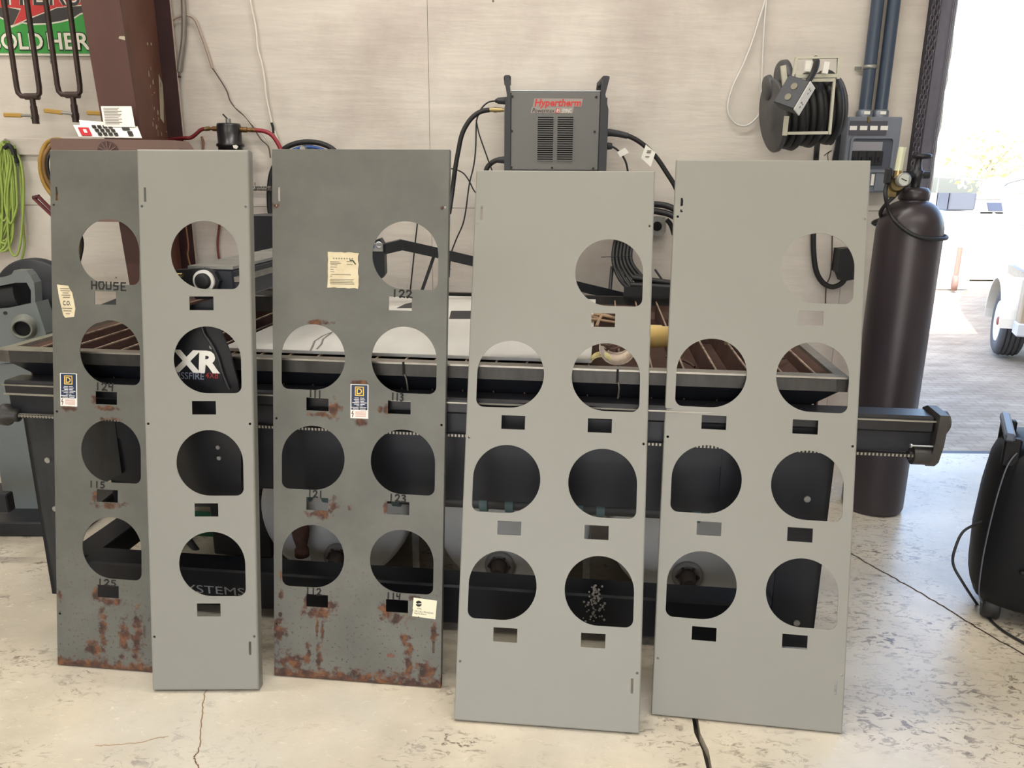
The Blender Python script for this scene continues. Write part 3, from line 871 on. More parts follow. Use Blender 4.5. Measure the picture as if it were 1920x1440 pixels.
# side plate hanging in front of the rim, with lettering
PD = -.055
pts = [(300, 590), (398, 560), (404, 600), (428, 655), (446, 715), (452, 760), (452, 950), (300, 950)]
poly = [sX(px, py, PD) for px, py in pts]
mb = MB(); mb.prism(poly, T(0, PD, 0), TE, Z3, TG, 0, .008); spl = mb.build('side_plate', mat('gloss black plate', (24, 25, 30), .35), ga)
rp = catmull([T(*[sX(px, py, PD - .004)[0]], PD - .004, sX(px, py, PD - .004)[1]) for px, py in ((376, 600), (383, 625), (396, 645), (408, 668), (418, 700), (430, 730))], 4)
mb = MB(); mb.tube(rp, .005, 6); mb.build('pressed_ridge', M_BLACK, spl)
s0, z0 = sX(322, 697, PD); s1, z1 = sX(409, 658, PD)
mb = MB(); put_text(mb, 'XR', s0, z0, z1 - z0, s1 - s0, T(0, PD, 0), TE, Z3, -TG, .0012, .12, .045); mb.build('large_lettering', M_WHITE, spl)
s0, z0 = sX(306, 709, PD); s1, z1 = sX(383, 699, PD)
mb = MB(); put_text(mb, 'CROSSFIRE', s0, z0, z1 - z0, s1 - s0, T(0, PD, 0), TE, Z3, -TG, .0012, .15, .01); mb.build('small_lettering', mat('dim blue grey print', (120, 128, 148), .5), spl)
s0, z0 = sX(386, 709, PD); s1, z1 = sX(409, 699, PD)
mb = MB(); put_text(mb, '4X8', s0, z0, z1 - z0, s1 - s0, T(0, PD, 0), TE, Z3, -TG, .0012, .15, .0); mb.build('red_lettering', mat('dim red print', (150, 44, 40), .5), spl)
for px, py in ((410, 838), (412, 858), (398, 650)):
    s, z = sX(px, py, PD)
    mb = MB(); mb.cyl(T(s, PD - .006, z), T(s, PD + .001, z), .006, n=10); mb.build('bolt', M_GALV, spl)
# torch carriage on the gantry
tc_ = thing('torch_carriage', 'silver and black torch carriage riding on the gantry', 'machine head', T(gs + .12, .45, .9))
def gp(px, py, d): s, z = sX(px, py, d); return T(s, d, z)
mb = MB(); s, z = sX(496, 440, .75); tbox(mb, s - .035, s + .09, .72, .84, z - .075, z + .072, .004); mb.build('drive_box', M_DKSTEEL, tc_)
mb = MB(); s, z = sX(496, 497, .60); tbox(mb, s - .06, s + .09, .55, .66, z - .014, z + .014, .003); mb.build('linear_rail', M_ALU, tc_)
mb = MB(); s, z = sX(496, 522, .55); mb.cyl(T(s - .08, .50, z - .01), T(s + .06, .60, z + .015), .026, n=18); mb.build('motor_can', mat('brushed aluminium can', (200, 206, 216), .3, .6), tc_)
mb = MB(); s, z = sX(496, 560, .5); tbox(mb, s - .07, s + .06, .44, .56, z - .035, z + .02, .003); mb.build('carriage_plate', M_RAWSTEEL, tc_)
# plate of metal lying on the slats
s1 = sX(1108, 678, 0); P0 = pZ(1108, 680, TZ - .005); sA = (P0 - TA).dot(TE); dA = (P0 - TA).dot(TG)
mb = MB(); tbox(mb, .62, sA, max(dA, .06), TDEP - .1, TZ - .0065, TZ + .003)
M_SHEET = mat('bright hot rolled sheet', (218, 216, 210), .5, .15, var=.25, vscale=3, rgb2=(190, 187, 181), stretch=(1, .35, 1))
sheet = tag(mb.build('metal_sheet', M_SHEET), 'bright flat steel sheet lying on the slats of the cutting table', 'metal sheet')
t = MB()
def shp(x, y): p = pZ(x, y, TZ + .003); return (p.x, p.y)
for pp_ in ([(630, 620), (605, 630), (590, 640), (586, 650), (582, 658)], [(622, 624), (606, 636), (603, 645), (594, 655)]):
    ribbon(t, [shp(*q_) for q_ in pp_], .006, (0, 0, TZ + .003), X3, Y3, Z3, .0006)
t.build('soot_mark', mat('soot mark', (120, 116, 112), .8), sheet)
for pp_ in ([(842, 598), (888, 598), (886, 583), (846, 583)], [(744, 578), (774, 578), (774, 567), (760, 570)]):
    MB().prism([shp(*q_) for q_ in pp_], (0, 0, TZ + .003), X3, Y3, Z3, .0002, .001).build('cut_out', M_DKSTEEL, sheet)
for px, py in ((757, 684), (1158, 697)):
    s, z = sX(px, py, 0)
    mb = MB(); tbox(mb, s - .003, s + .003, -.0045, .0, TZ - .030, TZ + .006); dr = mb.build('rim_joint', M_HOLE, table)
    mb = MB(); mb.tube(catmull([T(s + .003, -.004, TZ - .028), T(s + .006, .004, TZ - .05), T(s + .004, .02, TZ - .08)], 4), .0025, 6); mb.build('weld_drip', M_BRIGHT, dr)
fo = MB(); rnd = random.Random(31)
for i in range(80):
    py = rnd.uniform(1098, 1166); px = 1116 + rnd.gauss(0, 5 + 5 * (py > 1125)) + (4 if i % 2 else -4)
    s, z = sX(px, py, .062); c = T(s, .064, z); r_ = rnd.uniform(.0018, .0045)
    fo.lathe([(.001, -r_ * .9), (r_ * .8, -r_ * .5), (r_, 0), (r_ * .8, r_ * .5), (.001, r_ * .9)], c, TG, 7)
fo = fo.build('dried_foam', mat('dried grey foam', (150, 146, 138), .9), rail)
# scraps on the right of the bed
mb = MB()
pr = [(.05 * math.cos(a), .05 * math.sin(a)) for a in [PI * (.95 + 1.0 * i / 12) for i in range(13)]]
pr2 = [(.047 * math.cos(a), .047 * math.sin(a)) for a in [PI * (1.95 - 1.0 * i / 12) for i in range(13)]]
o_ = pZ(1157, 690, TZ) + TG * .10; o_.z = TZ + .045
mb.prism(pr + pr2, o_, TE, Z3, TG, -.05, .10)
tag(mb.build('paper_curl', mat('cream card', (206, 188, 170), .7)), 'curled cream strip of card holding brown scraps on the slats', 'card')
mb = MB(); o2 = pZ(1130, 680, TZ + .0); pp = []
pr = [(.03 * math.cos(a), .022 * math.sin(a)) for a in [PI * (.05 + .9 * i / 10) for i in range(11)]]
pr2 = [(.027 * math.cos(a), .019 * math.sin(a)) for a in [PI * (.95 - .9 * i / 10) for i in range(11)]]
mb.prism(pr + pr2, V((o2.x, o2.y + .03, TZ - .008)), TE, Z3, TG, -.01, .05)
tag(mb.build('yellow_peel', mat('pale yellow card', (232, 218, 150), .6)), 'pale yellow curled peel beside the cream card on the slats', 'card')
rnd = random.Random(21)
for i in range(7):
    base = pZ(1150 + rnd.uniform(-22, 25), 672 + rnd.uniform(-12, 8), TZ) + TG * .09
    pts = [V((base.x + rnd.uniform(-.05, .05), base.y + rnd.uniform(-.05, .07), TZ + .012 + rnd.uniform(0, .03))) for _ in range(4)]
    mb = MB(); mb.tube(catmull(pts, 4), .0035, 5)
    tag(mb.build('scrap_strip', M_RUSTL), 'twisted brown offcut strip heaped on the cream card', 'scrap', 'brown offcuts on the cream card')
for px, py in ((1128, 603), (1136, 598), (1146, 606), (1140, 610)):
    b0 = pZ(px, py, TZ)
    pts = [b0 + V((rnd.uniform(-.06, .06), rnd.uniform(-.05, .05), rnd.uniform(.0, .03))) for _ in range(4)]
    mb = MB(); mb.tube(catmull(pts, 4), .006, 5)
    tag(mb.build('scrap_strip', mat('tan offcut', (150, 124, 96), .7)), 'tan offcut strip on the far slats, seen through a small opening', 'scrap', 'tan offcuts on the far slats')
a0 = pZ(1214, 663, TZ); b0 = pZ(1275, 660, TZ)
mb = MB(); c0 = V((a0.x, a0.y + .10, TZ + .032)); c1 = c0 + TE * .24
mb.lathe([(.034, 0), (.034, .055), (.031, .058), (.031, .085), (.020, .085)], c0, TE, 24)
tag(mb.build('tape_roll', mat('yellow foam roll', (222, 188, 116), .6, var=.1, vscale=6)), 'yellow cylindrical roll lying on the slats between the two clean wide panels', 'roll')
for (px, py, k) in ((1360, 680, 0), (1272, 688, 1), (1475, 690, 2)):
    c0 = pZ(px, py, .80); mb = MB()
    if k == 0:
        mb.box(V((c0.x, c0.y, TZ - .0)), (.014, .01, .028), MT)
        tag(mb.build('steel_offcut', mat('tan steel offcut', (140, 118, 90), .6, .3)), 'small tan block standing on the slats at the right of the bed', 'scrap')
    else:
        pts = [V((c0.x + .05 * math.cos(t) * (1 - t * .08), c0.y + .05 * math.sin(t), .80 + .01 * t)) for t in [i * .5 for i in range(9)]]
        mb.tube(pts, .004, 6)
        tag(mb.build('wire_curl', M_RUSTL), ('curled rusty ring of wire down between the slats' if k == 1 else 'small rusty ring of wire near the end of the bed'), 'scrap')

# ------------------------------------------------------------------ drums under the table
M_DRUM = mat('milky white plastic drum', (190, 188, 184), .4, var=.1, vscale=3)
drum_lab = ['white plastic drum lying under the table, leftmost of three', 'white plastic drum lying under the table, middle of three', 'white plastic drum lying under the table, rightmost of three']
for i, (px, fx, fy) in enumerate(((622, 630, 1050), (960, 935, 1066), (1295, 1290, 1086))):
    d0 = .33
    s, _ = sX(px, 960, d0); r_ = .262
    root = thing('drum', drum_lab[i], 'drum', T(s, d0 + .35, 0), 'white drums under the table')
    prof = [(.03, .012), (.20, .010), (.236, .0), (.25, .004), (.258, .03), (r_, .08), (r_, .24), (.256, .25), (r_, .26), (r_, .48), (.256, .49), (r_, .50), (r_, .66), (.24, .70), (.1, .70)]
    MB().lathe(prof, T(s, d0, r_ + .001), TG, 48).build('shell', M_DRUM, root)
    fs_, fz = sX(fx, fy, d0 - .02)
    c = T(fs_, d0 + .005, max(fz, .075))
    MB().lathe([(.05, 0), (.05, .006), (.042, .012), (.034, .012), (.034, .004)], c, -TG, 24).build('bung_flange', mat('grey bung flange', (130, 126, 122), .5), root)
    b = MB(); b.lathe([(.026, 0), (.026, .03), (.020, .034), (.020, .07)], c, -TG, 16)
    for k in range(6):
        a = k * PI / 3
        b.cyl(c + TE * (.034 * math.cos(a)) + Z3 * (.034 * math.sin(a)) - TG * .002, c + TE * (.034 * math.cos(a)) + Z3 * (.034 * math.sin(a)) - TG * .014, .006, n=6)
    b.build('bung_fitting', mat('dark corroded fitting', (62, 52, 48), .7), root)
s, _ = sX(565, 1020, .28)
pp = thing('rusty_valve_pipe', 'rusty brown valve and stub pipe in front of the leftmost drum', 'pipe', T(s, .28, 0))
MB().lathe([(.016, 0), (.016, .10), (.024, .10), (.024, .13), (.018, .14), (.026, .17), (.030, .20), (.022, .24), (.026, .25), (.026, .28), (.018, .28), (.018, .42)], T(s, .28, .02), Z3, 14).build('pipe', mat('rusty cast valve', (84, 52, 40), .8, var=.4, vscale=30), pp)
MB().lathe([(.030, 0), (.030, .03), (.026, .035)], T(s, .28, .09), Z3, 14).build('joint_collar', mat('grey sealant', (140, 136, 130), .7), pp)
# dark cabinet, cable and green strip seen low behind the narrow panel
mb = MB(); mb.tube(catmull([gp(335, 985, .55), gp(358, 1018, .52), gp(378, 1042, .5), gp(405, 1055, .5), gp(432, 1045, .5), (gp(452, 1025, .52)), gp(490, 1000, .55), gp(505, 960, .6), gp(515, 905, .65)], 6), .0125, 8)
tag(mb.build('loose_cable', mat('grey black cable', (58, 58, 62), .4)), 'thick dark cable sagging under the left part of the table', 'cable')
c0 = gp(345, 1056, .62); c1 = gp(510, 1056, .62); c0.z = max(c0.z, .02)
mb = MB(); mb.box(((c0.x + c1.x) / 2, (c0.y + c1.y) / 2, .05), ((c1 - c0).length, .012, .10), MT)
tag(mb.build('green_board', mat('green plastic board', (34, 92, 66), .5)), 'green plastic strip standing on the floor under the table', 'board')
s, z = sX(425, 915, .42)
vc = thing('ventilated_unit', 'dark box with ribbed vent slots under the left part of the table', 'power unit', T(s, .5, 0))
mb = MB(); tbox(mb, s - .085, s + .14, .44, .62, .02, .42, .006); mb.build('body', M_BLACK, vc)
mb = MB(); tbox(mb, s - .06, s + .12, .433, .44, .392, .398); r0 = mb.build('vent_rib', M_DKSTEEL, vc)
for i in range(1, 10): share(r0, vc, (0, 0, -.016 * i))
mb = MB(); c = gp(434, 899, .40); mb.cyl(c, c + TE * .05, .004, n=8).cyl(c - TE * .006, c + TE * .012, .008, n=8).cyl(c + TE * .005, c + TE * .005 - Z3 * .015, .006, n=8)
mb.build('air_fitting', M_ALU, vc)

# ------------------------------------------------------------------ boom, hose tray and cables behind the table
bo = thing('cable_boom', 'black square boom arm carrying cables behind the cutting table', 'boom', pY(770, 462, 3.05))
def sqtube(pts, r_):
    mb = MB()
    for a, b in zip(pts[:-1], pts[1:]):
        d = (b - a); L = d.length; d.normalize()
        e2 = Z3.cross(d).normalized(); e3 = d.cross(e2)
        mb.box((a + b) / 2, (L + r_ * .6, r_ * 1.6, r_ * 2), rotM(d, e2, e3))
    return mb
A_ = [pY(722, 466, 3.0), pY(752, 459, 3.02), pY(820, 474, 3.1), pY(1165, 556, 3.38)]
sqtube(A_, .020).build('arm', M_BLACK, bo)
MB().cyl(pY(813, 482, 3.09), pY(786, 560, 3.06), .0065, n=8).build('brace', M_BLACK, bo)
c = pY(706, 488, 2.98)
MB().prism([(-.03, .065), (.02, .085), (.035, .06), (.035, -.05), (.025, -.065), (-.005, -.07), (-.03, -.03)], c, X3, Z3, Y3, -.03, .03).build('connector_box', M_DKSTEEL, bo)
MB().box(c + V((.006, -.032, .052)), (.052, .01, .032), bev=.002).build('connector_face', M_GALV, bo)
MB().torus(c + V((-.012, -.04, .058)), (0, 1, .1), .010, .0035, 16, 6).build('blue_grommet', mat('blue plastic ring', (40, 70, 170), .4), bo)
MB().torus(c + V((.018, -.04, .062)), (0, 1, .1), .010, .0035, 16, 6).build('clear_grommet', M_ALU, bo)
ct = thing('cable_tray', 'black cable tray full of hoses along the rear of the table', 'cable tray', T(1.85, TDEP - .02, .84))
s0 = sX(1168, 570, TDEP - .02)[0]
mb = MB(); tbox(mb, s0, TLEN - .28, TDEP - .06, TDEP + .06, .876, .885); tbox(mb, s0, TLEN - .28, TDEP - .06, TDEP - .052, .876, .925); mb.build('tray', M_BLACK, ct)
for k in range(5):
    mb = MB(); mb.tube([T(s0 + .02 + k * .008, TDEP - .04 + .018 * k, .90 + .018 * (k % 3) + .01 * k), T(s0 + .2, TDEP - .04 + .018 * k, .905 + .016 * (k % 3)), T(TLEN - .28, TDEP - .04 + .018 * k, .905 + .016 * (k % 3))], .012, 8)
    mb.build('hose', M_RUBBER, ct)
# hose bundle dropping from the plasma cutter into the tray
hb = thing('hose_bundle', 'bundle of black hoses dropping to the cable tray behind the clean wide panel', 'hoses', pY(1165, 540, 3.35))
for k in range(6):
    o = k * 5.0
    pts = [pY(1190 + o * .4, 395 - k, 3.60), pY(1166 + o, 420, 3.56), pY(1153 + o * 1.3, 455, 3.52), pY(1150 + o * 1.35, 490, 3.46), pY(1160 + o * 1.8, 520, 3.42), pY(1178 + o * 2.0, 540 + (k % 3) * 3, 3.36), pY(1205 + o * 2, 548 + (k % 3) * 5, 3.34), pY(1240 + o, 552 + (k % 3) * 6, 3.33)]
    mb = MB(); mb.tube(catmull(pts, 6), .0085, 8); mb.build('hose', M_RUBBER, hb)
mb = MB(); mb.tube(catmull([pY(1148, 500, 3.48), pY(1145, 530, 3.45), pY(1143, 556, 3.42)], 4), .009, 6); mb.build('hanging_strap', M_BLACK, hb)
mb = MB(); mb.cyl(pY(1127, 482, 3.45), pY(1186, 480, 3.45), .0018, n=6); mb.build('thin_rod', M_DKSTEEL, hb)
mb = MB(); mb.tube(catmull([pY(1175, 460, 3.6), pY(1174, 490, 3.6), pY(1171, 530, 3.55)], 4), .004, 6); mb.build('thin_cable', M_RUBBER, hb)
lp = thing('hose_loop', 'black hoses arching beside the square steel bracket between the clean wide panels', 'hoses', pY(1245, 390, 3.5))
for k in range(2):
    mb = MB(); mb.tube(catmull([pY(1192, 392 + k * 14, 3.6), pY(1215, 384 + k * 12, 3.58), pY(1240, 384 + k * 14, 3.55), pY(1262, 391 + k * 14, 3.52), pY(1285, 410 + k * 14, 3.5), pY(1300, 450, 3.5), pY(1302, 520, 3.45), pY(1290, 570, 3.36)], 5), .014, 8); mb.build('hose', M_RUBBER, lp)
mb = MB(); mb.cyl(pY(1228, 505, 3.45), pY(1252, 540, 3.42), .005, n=8); mb.build('rod', M_BLACK, lp)
mb = MB(); mb.tube(catmull([pY(1250, 412, 3.55), pY(1258, 422, 3.55), pY(1264, 440, 3.55)], 4), .011, 8); mb.build('hose', M_RUBBER, lp)
sb = thing('steel_bracket', 'small square galvanised wall bracket with a round hole between the clean wide panels', 'bracket', wp(1236, 425))
c = wp(1236, 424, .03)
plate_pts = [(-.045, -.03), (-.02, -.045), (.015, -.045), (.03, -.025), (.03, .035), (.02, .045), (-.045, .045)]
MB().prism(plate_pts, c, X3, Z3, Y3, -.012, .03).build('plate', M_GALV, sb)
MB().cyl(c + V((-.012, -.016, 0)), c + V((-.012, -.011, 0)), .022, n=20).build('socket', M_HOLE, sb)

# ------------------------------------------------------------------ plasma cutter on its shelf
PY_ = 3.43
sh = thing('wall_shelf', 'white wall shelf under the plasma cutter, hidden behind the clean wide panel', 'shelf', (.2, WY, 1.33))
zb = pY(1040, 323, PY_).z
MB().box((.20, WY - .18, zb - .014), (.56, .36, .022)).build('board', M_PLY, sh)
for x in (-.02, .42):
    MB().prism([(0, 0), (-.30, 0), (-.30, -.02), (-.02, -.13), (0, -.13)], (x, WY, zb - .026), Y3, Z3, X3, -.01, .01).build('bracket', M_GALV, sh)
pc = thing('plasma_cutter', 'grey and black plasma power supply with red lettering and two handles', 'plasma cutter', pY(1040, 323, PY_ + .12))
def qp(x, y, dy=0): return pY(x, y, PY_ + dy)
xl, xr = qp(957, 250).x, qp(1124, 250).x
zt, z0 = qp(1040, 172).z, qp(1040, 321).z
M_CASE = mat('mid grey enamel', (104, 104, 103), .45, .2, var=.04, vscale=4)
MB().box(((xl + xr) / 2, PY_ + .12, (zt + z0) / 2 + .002), (xr - xl, .24, zt - z0 - .004), bev=.004).build('case', M_CASE, pc)
MB().box(((xl + xr) / 2, PY_ + .12, zt + .004), (xr - xl, .235, .006), bev=.002).build('top_cover', M_ALU, pc)
M_PCB = mat('charcoal moulded plastic', (46, 48, 54), .5)
for sg, xx in ((-1, xl), (1, xr)):
    # end bezel with upright handle
    w = .026 if sg < 0 else .034
    prof = [(0, z0 - .006), (sg * w, z0 - .006), (sg * w, zt - .07), (sg * w * .55, zt - .01), (sg * w * 1.0, zt + .055), (sg * w * .95, zt + .062), (sg * w * .2, zt + .062), (0, zt - .01)]
    MB().prism([(p[0], p[1]) for p in prof], (xx, PY_ - .006, 0), X3, Z3, Y3, 0, .028).prism([(p[0], p[1]) for p in prof], (xx, PY_ + .218, 0), X3, Z3, Y3, 0, .028).box((xx + sg * w * .55, PY_ + .12, zt + .055), (.03, .22, .022), bev=.006).box((xx + sg * w * .45, PY_ + .12, (z0 + zt) / 2 - .01), (w * .9, .20, zt - z0 - .02)).build('end_bezel', M_PCB, pc)
# the louvred vents: dark recess and slats
for a, b_ in ((1008, 1037), (1045, 1074)):
    x0, x1 = qp(a, 260).x, qp(b_, 260).x
    t0, t1 = qp(a, 219).z, qp(a, 301).z
    vn = MB().box(((x0 + x1) / 2, PY_ - .0008, (t0 + t1) / 2), (x1 - x0, .002, t0 - t1)).build('vent', M_HOLE, pc)
    n_ = 20; st = (t0 - t1) / n_
    sl0 = MB().box(((x0 + x1) / 2, PY_ - .003, t0 - st * .85), (x1 - x0 + .002, .005, st * .42)).build('louvre', M_CASE, vn)
    for i in range(1, n_): share(sl0, vn, (0, 0, -st * i))
for px, py in ((961, 181), (1118, 182), (960, 246), (1115, 247), (959, 314), (1035, 315), (1112, 316)):
    p = qp(px, py); MB().cyl(p + V((0, -.004, 0)), p + V((0, .003, 0)), .005, n=10).build('screw', M_INK, pc)
def strip(x0, y0, x1, y1, sl, m_, nm, dz=.001):
    a, b_ = qp(x0, y1), qp(x1, y0)
    o = V((0, PY_, 0))
    return MB().prism([(a.x, a.z), (b_.x - sl, a.z), (b_.x, b_.z), (a.x + sl, b_.z)], o, X3, Z3, -Y3, 0, dz).build(nm, m_, pc)
M_STRIP = mat('light grey decal', (150, 142, 136), .5)
s1 = strip(999, 185, 1093, 200, .006, M_STRIP, 'name_strip'); s2 = strip(995, 201, 1076, 212, .005, M_STRIP, 'model_strip')
def ptx(body, x0, y0, x1, y1, m_, par, sh_=.2, off=.02):
    a, b_ = qp(x0, y1), qp(x1, y0)
    t = MB(); put_text(t, body, a.x, a.z, b_.z - a.z, b_.x - a.x, (0, PY_, 0), X3, Z3, -Y3, .0018, sh_, off); t.build('lettering', m_, par)
ptx('Hypertherm', 1002, 186, 1090, 203, mat('red lettering', (196, 52, 52), .5), s1, .2, .03)
ptx('Powermax', 998, 203, 1040, 211, M_INK, s2, .2, .0)
strip(1041, 203, 1051, 212, .003, mat('red badge', (176, 60, 54), .5), 'red_badge', .0014)
ptx('85', 1043, 204, 1050, 211, M_WHITE, s2, .2, .0); ptx('SYNC', 1054, 204, 1072, 211, M_WHITE, s2, .2, .0)
# sockets on both ends
for (px, py, sg, ln) in ((948, 189, -1, .035), (1139, 249, 1, .03), (1139, 274, 1, .02), (946, 300, -1, .03)):
    p = pY(px, py, PY_ + .10); MB().cyl(p, p + X3 * sg * ln, .016, .013, n=14).build('socket', M_PCB, pc)
# cutter leads
def cable(name, label, pts, r_, m_=M_RUBBER, n=8, k=6, cat='cable', group=None):
    mb = MB(); mb.tube(catmull(pts, k), r_, n)
    return tag(mb.build(name, m_), label, cat, group)
Yc = PY_ + .10
ah = thing('air_hose', 'thick black hose with brass coupling bending down from the left of the plasma cutter', 'hose', pY(870, 260, Yc))
mb = MB(); mb.tube(catmull([pY(918, 206, Yc), pY(900, 210, Yc), pY(882, 224, Yc), pY(867, 250, Yc), pY(859, 285, Yc), pY(853, 320, Yc), pY(848, 360, Yc), pY(842, 400, Yc - .05)], 6), .0105, 10); mb.build('hose', M_RUBBER, ah)
mb = MB(); a_, b_ = pY(918, 206, Yc), pY(945, 206, Yc); d_ = b_ - a_
for i, (t0, t1, rr) in enumerate(((0, .3, .009), (.28, .5, .012), (.5, .8, .010), (.8, 1, .008))): mb.cyl(a_ + d_ * t0, a_ + d_ * t1, rr, n=8)
mb.build('coupling', M_BRASS, ah)
pl_ = thing('power_lead', 'thin black power lead plugged into the upper left of the plasma cutter', 'cable', pY(905, 205, Yc))
mb = MB(); mb.tube(catmull([pY(930, 189, Yc), pY(915, 192, Yc), pY(903, 203, Yc), pY(897, 215, Yc), pY(893, 232, Yc), pY(892, 275, Yc), pY(888, 312, Yc), pY(880, 345, Yc), pY(874, 390, Yc), pY(868, 420, Yc), pY(855, 450, Yc), pY(845, 480, Yc), pY(842, 520, Yc)], 6), .0036, 6); mb.build('lead', M_RUBBER, pl_)
mb = MB(); mb.tube([pY(928, 190, Yc), pY(932, 189, Yc), pY(938, 188, Yc), pY(948, 189, Yc)], [.006, .010, .012, .012], 8); mb.build('plug', M_RUBBER, pl_)
cable('data_cable', 'thin black cable slanting down from the left of the plasma cutter', [pY(893, 225, Yc - .02), pY(898, 250, Yc - .02), pY(910, 285, Yc - .02), pY(922, 318, Yc - .02), pY(935, 350, Yc - .03)], .0034, n=6)
cable('looping_cable', 'thin black cable crossing behind the upper corner of the clean wide panel', [pY(846, 316, Yc), pY(858, 319, Yc), pY(870, 326, Yc), pY(880, 340, Yc), pY(888, 356, Yc), pY(897, 366, Yc), pY(910, 372, Yc)], .0034, n=6)
cable('hanging_wire', 'thin black wire hanging behind the upper opening of the wide rusty panel', [wp(786, 380, .03), wp(782, 424, .03), wp(778, 460, .03), wp(774, 500, .03), wp(768, 560, .03), wp(766, 600, .03)], .0036, n=6)
cable('work_lead', 'thick black lead bending down from the lower left of the plasma cutter', [pY(940, 300, Yc), pY(930, 301, Yc), pY(920, 307, Yc), pY(912, 318, Yc), pY(908, 345, Yc)], .011)
th = thing('torch_lead', 'thick black torch lead with a white paper tag right of the plasma cutter', 'cable', pY(1200, 265, Yc))
mb = MB(); mb.tube(catmull([pY(1145, 249, Yc), pY(1160, 251, Yc), pY(1178, 255, Yc), pY(1196, 264, Yc), pY(1214, 278, Yc), pY(1232, 297, Yc), pY(1250, 324, Yc), pY(1266, 350, Yc), pY(1280, 385, Yc)], 6), .0105, 10); mb.build('lead', M_RUBBER, th)
mb = MB(); mb.tube([pY(1140, 248, Yc), pY(1160, 251, Yc), pY(1177, 255, Yc)], [.016, .0145, .013], 10); mb.build('strain_relief', M_PCB, th)
a_ = [pY(x, y, Yc - .02) for x, y in ((1211, 271), (1229, 286), (1220, 313), (1202, 296))]
mb = MB(); mb.add([p for p in a_] + [p + V((0, .0012, 0)) for p in a_], [(0, 1, 2, 3), (4, 5, 6, 7), (0, 1, 5, 4), (1, 2, 6, 5), (2, 3, 7, 6), (3, 0, 4, 7)]); tg = mb.build('paper_tag', M_PAPER, th)
mb = MB()
for t in (.2, .32, .62):
    p = a_[0].lerp(a_[3], t).lerp(a_[1].lerp(a_[2], t), .45); mb.box(p + V((0, -.002, 0)), (.018, .0008, .004))
mb.build('tag_print', M_GREYINK, tg)
rl = thing('remote_lead', 'thin black lead with a blank white tag right of the plasma cutter', 'cable', pY(1165, 290, Yc))
mb = MB(); mb.tube(catmull([pY(1145, 274, Yc), pY(1155, 279, Yc), pY(1165, 289, Yc), pY(1173, 303, Yc), pY(1177, 320, Yc), pY(1180, 345, Yc)], 6), .0045, 8); mb.build('lead', M_RUBBER, rl)
a_ = [pY(x, y, Yc - .01) for x, y in ((1157, 285), (1172, 277), (1179, 286), (1163, 295))]
mb = MB(); mb.add([p for p in a_] + [p + V((0, .0012, 0)) for p in a_], [(0, 1, 2, 3), (4, 5, 6, 7), (0, 1, 5, 4), (1, 2, 6, 5), (2, 3, 7, 6), (3, 0, 4, 7)]); mb.build('paper_tag', M_PAPER, rl)

# ------------------------------------------------------------------ steel column
M_COLB = mat('brown oxide painted steel', (92, 60, 54), .55, var=.18, vscale=6, stretch=(1, 1, .4))
M_COLD = mat('dark oxide paint', (62, 36, 36), .55, var=.2, vscale=6)
M_CHIP = mat('bare paint chips', (176, 166, 144), .6)
col = thing('steel_column', 'tapered brown steel building column standing against the wall', 'column', (-1.6, 3.5, 0))
CX = -1.6
def cy(z): return 3.29 - .10 * (z - 1.57)
zs = [0, 1.0, 2.0, 3.0, 4.18]
mb = MB(); vs = []
for z in zs:
    f = cy(z)
    vs += [V((CX - .075, f, z)), V((CX + .075, f, z)), V((CX + .075, f + .012, z)), V((CX - .075, f + .012, z))]
n4 = [(k * 4 + i, k * 4 + (i + 1) % 4, k * 4 + 4 + (i + 1) % 4, k * 4 + 4 + i) for k in range(len(zs) - 1) for i in range(4)] + [(0, 1, 2, 3), tuple(range(len(zs) * 4 - 4, len(zs) * 4))]
mb.add(vs, n4); mb.build('front_flange', M_COLB, col)
mb = MB(); vs = []
for z in zs:
    f = cy(z) + .012
    vs += [V((CX - .005, f, z)), V((CX + .005, f, z)), V((CX + .005, 3.72, z)), V((CX - .005, 3.72, z))]
mb.add(vs, n4); web = mb.build('web', mat('oxide paint lit by door', (112, 76, 64), .5, var=.25, vscale=8, rgb2=(92, 60, 50), stretch=(1, 1, .35)), col)  # web paint lightened for the door light on that side
mb = MB(); mb.box((CX, 3.728, 2.09), (.15, .014, 4.18)); mb.build('rear_flange', M_COLD, col)
# flaked paint on the web (thin raised flakes)
rnd = random.Random(8)
for i in range(26):
    z = rnd.choice((1.5, 1.58, 1.66, 1.75, 1.85)) + rnd.uniform(-.06, .08); y = 3.66 + rnd.uniform(-.09, .05)
    h_ = rnd.uniform(.004, .03); w_ = rnd.uniform(.002, .010)
    MB().prism([(-w_ / 2, -h_ * .4), (w_ * .3, -h_ * .5), (w_ / 2, h_ * .1), (0, h_ * .5), (-w_ * .4, h_ * .2)], (CX + .005, y, z), Y3, Z3, X3, 0, .0006).build('paint_flake', M_CHIP, col)
MB().prism([(-.03, -.09), (.0, -.11), (.02, -.02), (.03, .06), (.0, .10), (-.012, .02)], (CX + .005, 3.69, 1.70), Y3, Z3, X3, 0, .0006).build('paint_flake', M_CHIP, col)
MB().prism([(-.013, -.008), (.012, -.014), (.012, .014), (-.004, .012)], (CX + .062, cy(1.88), 1.885), X3, Z3, -Y3, 0, .0006).build('paint_flake', M_CHIP, col)
MB().cyl((CX + .078, 3.718, 0), (CX + .078, 3.718, 4.18), .004, n=6).build('edge_bead', mat('pale edge sealant', (170, 150, 140), .6), col)

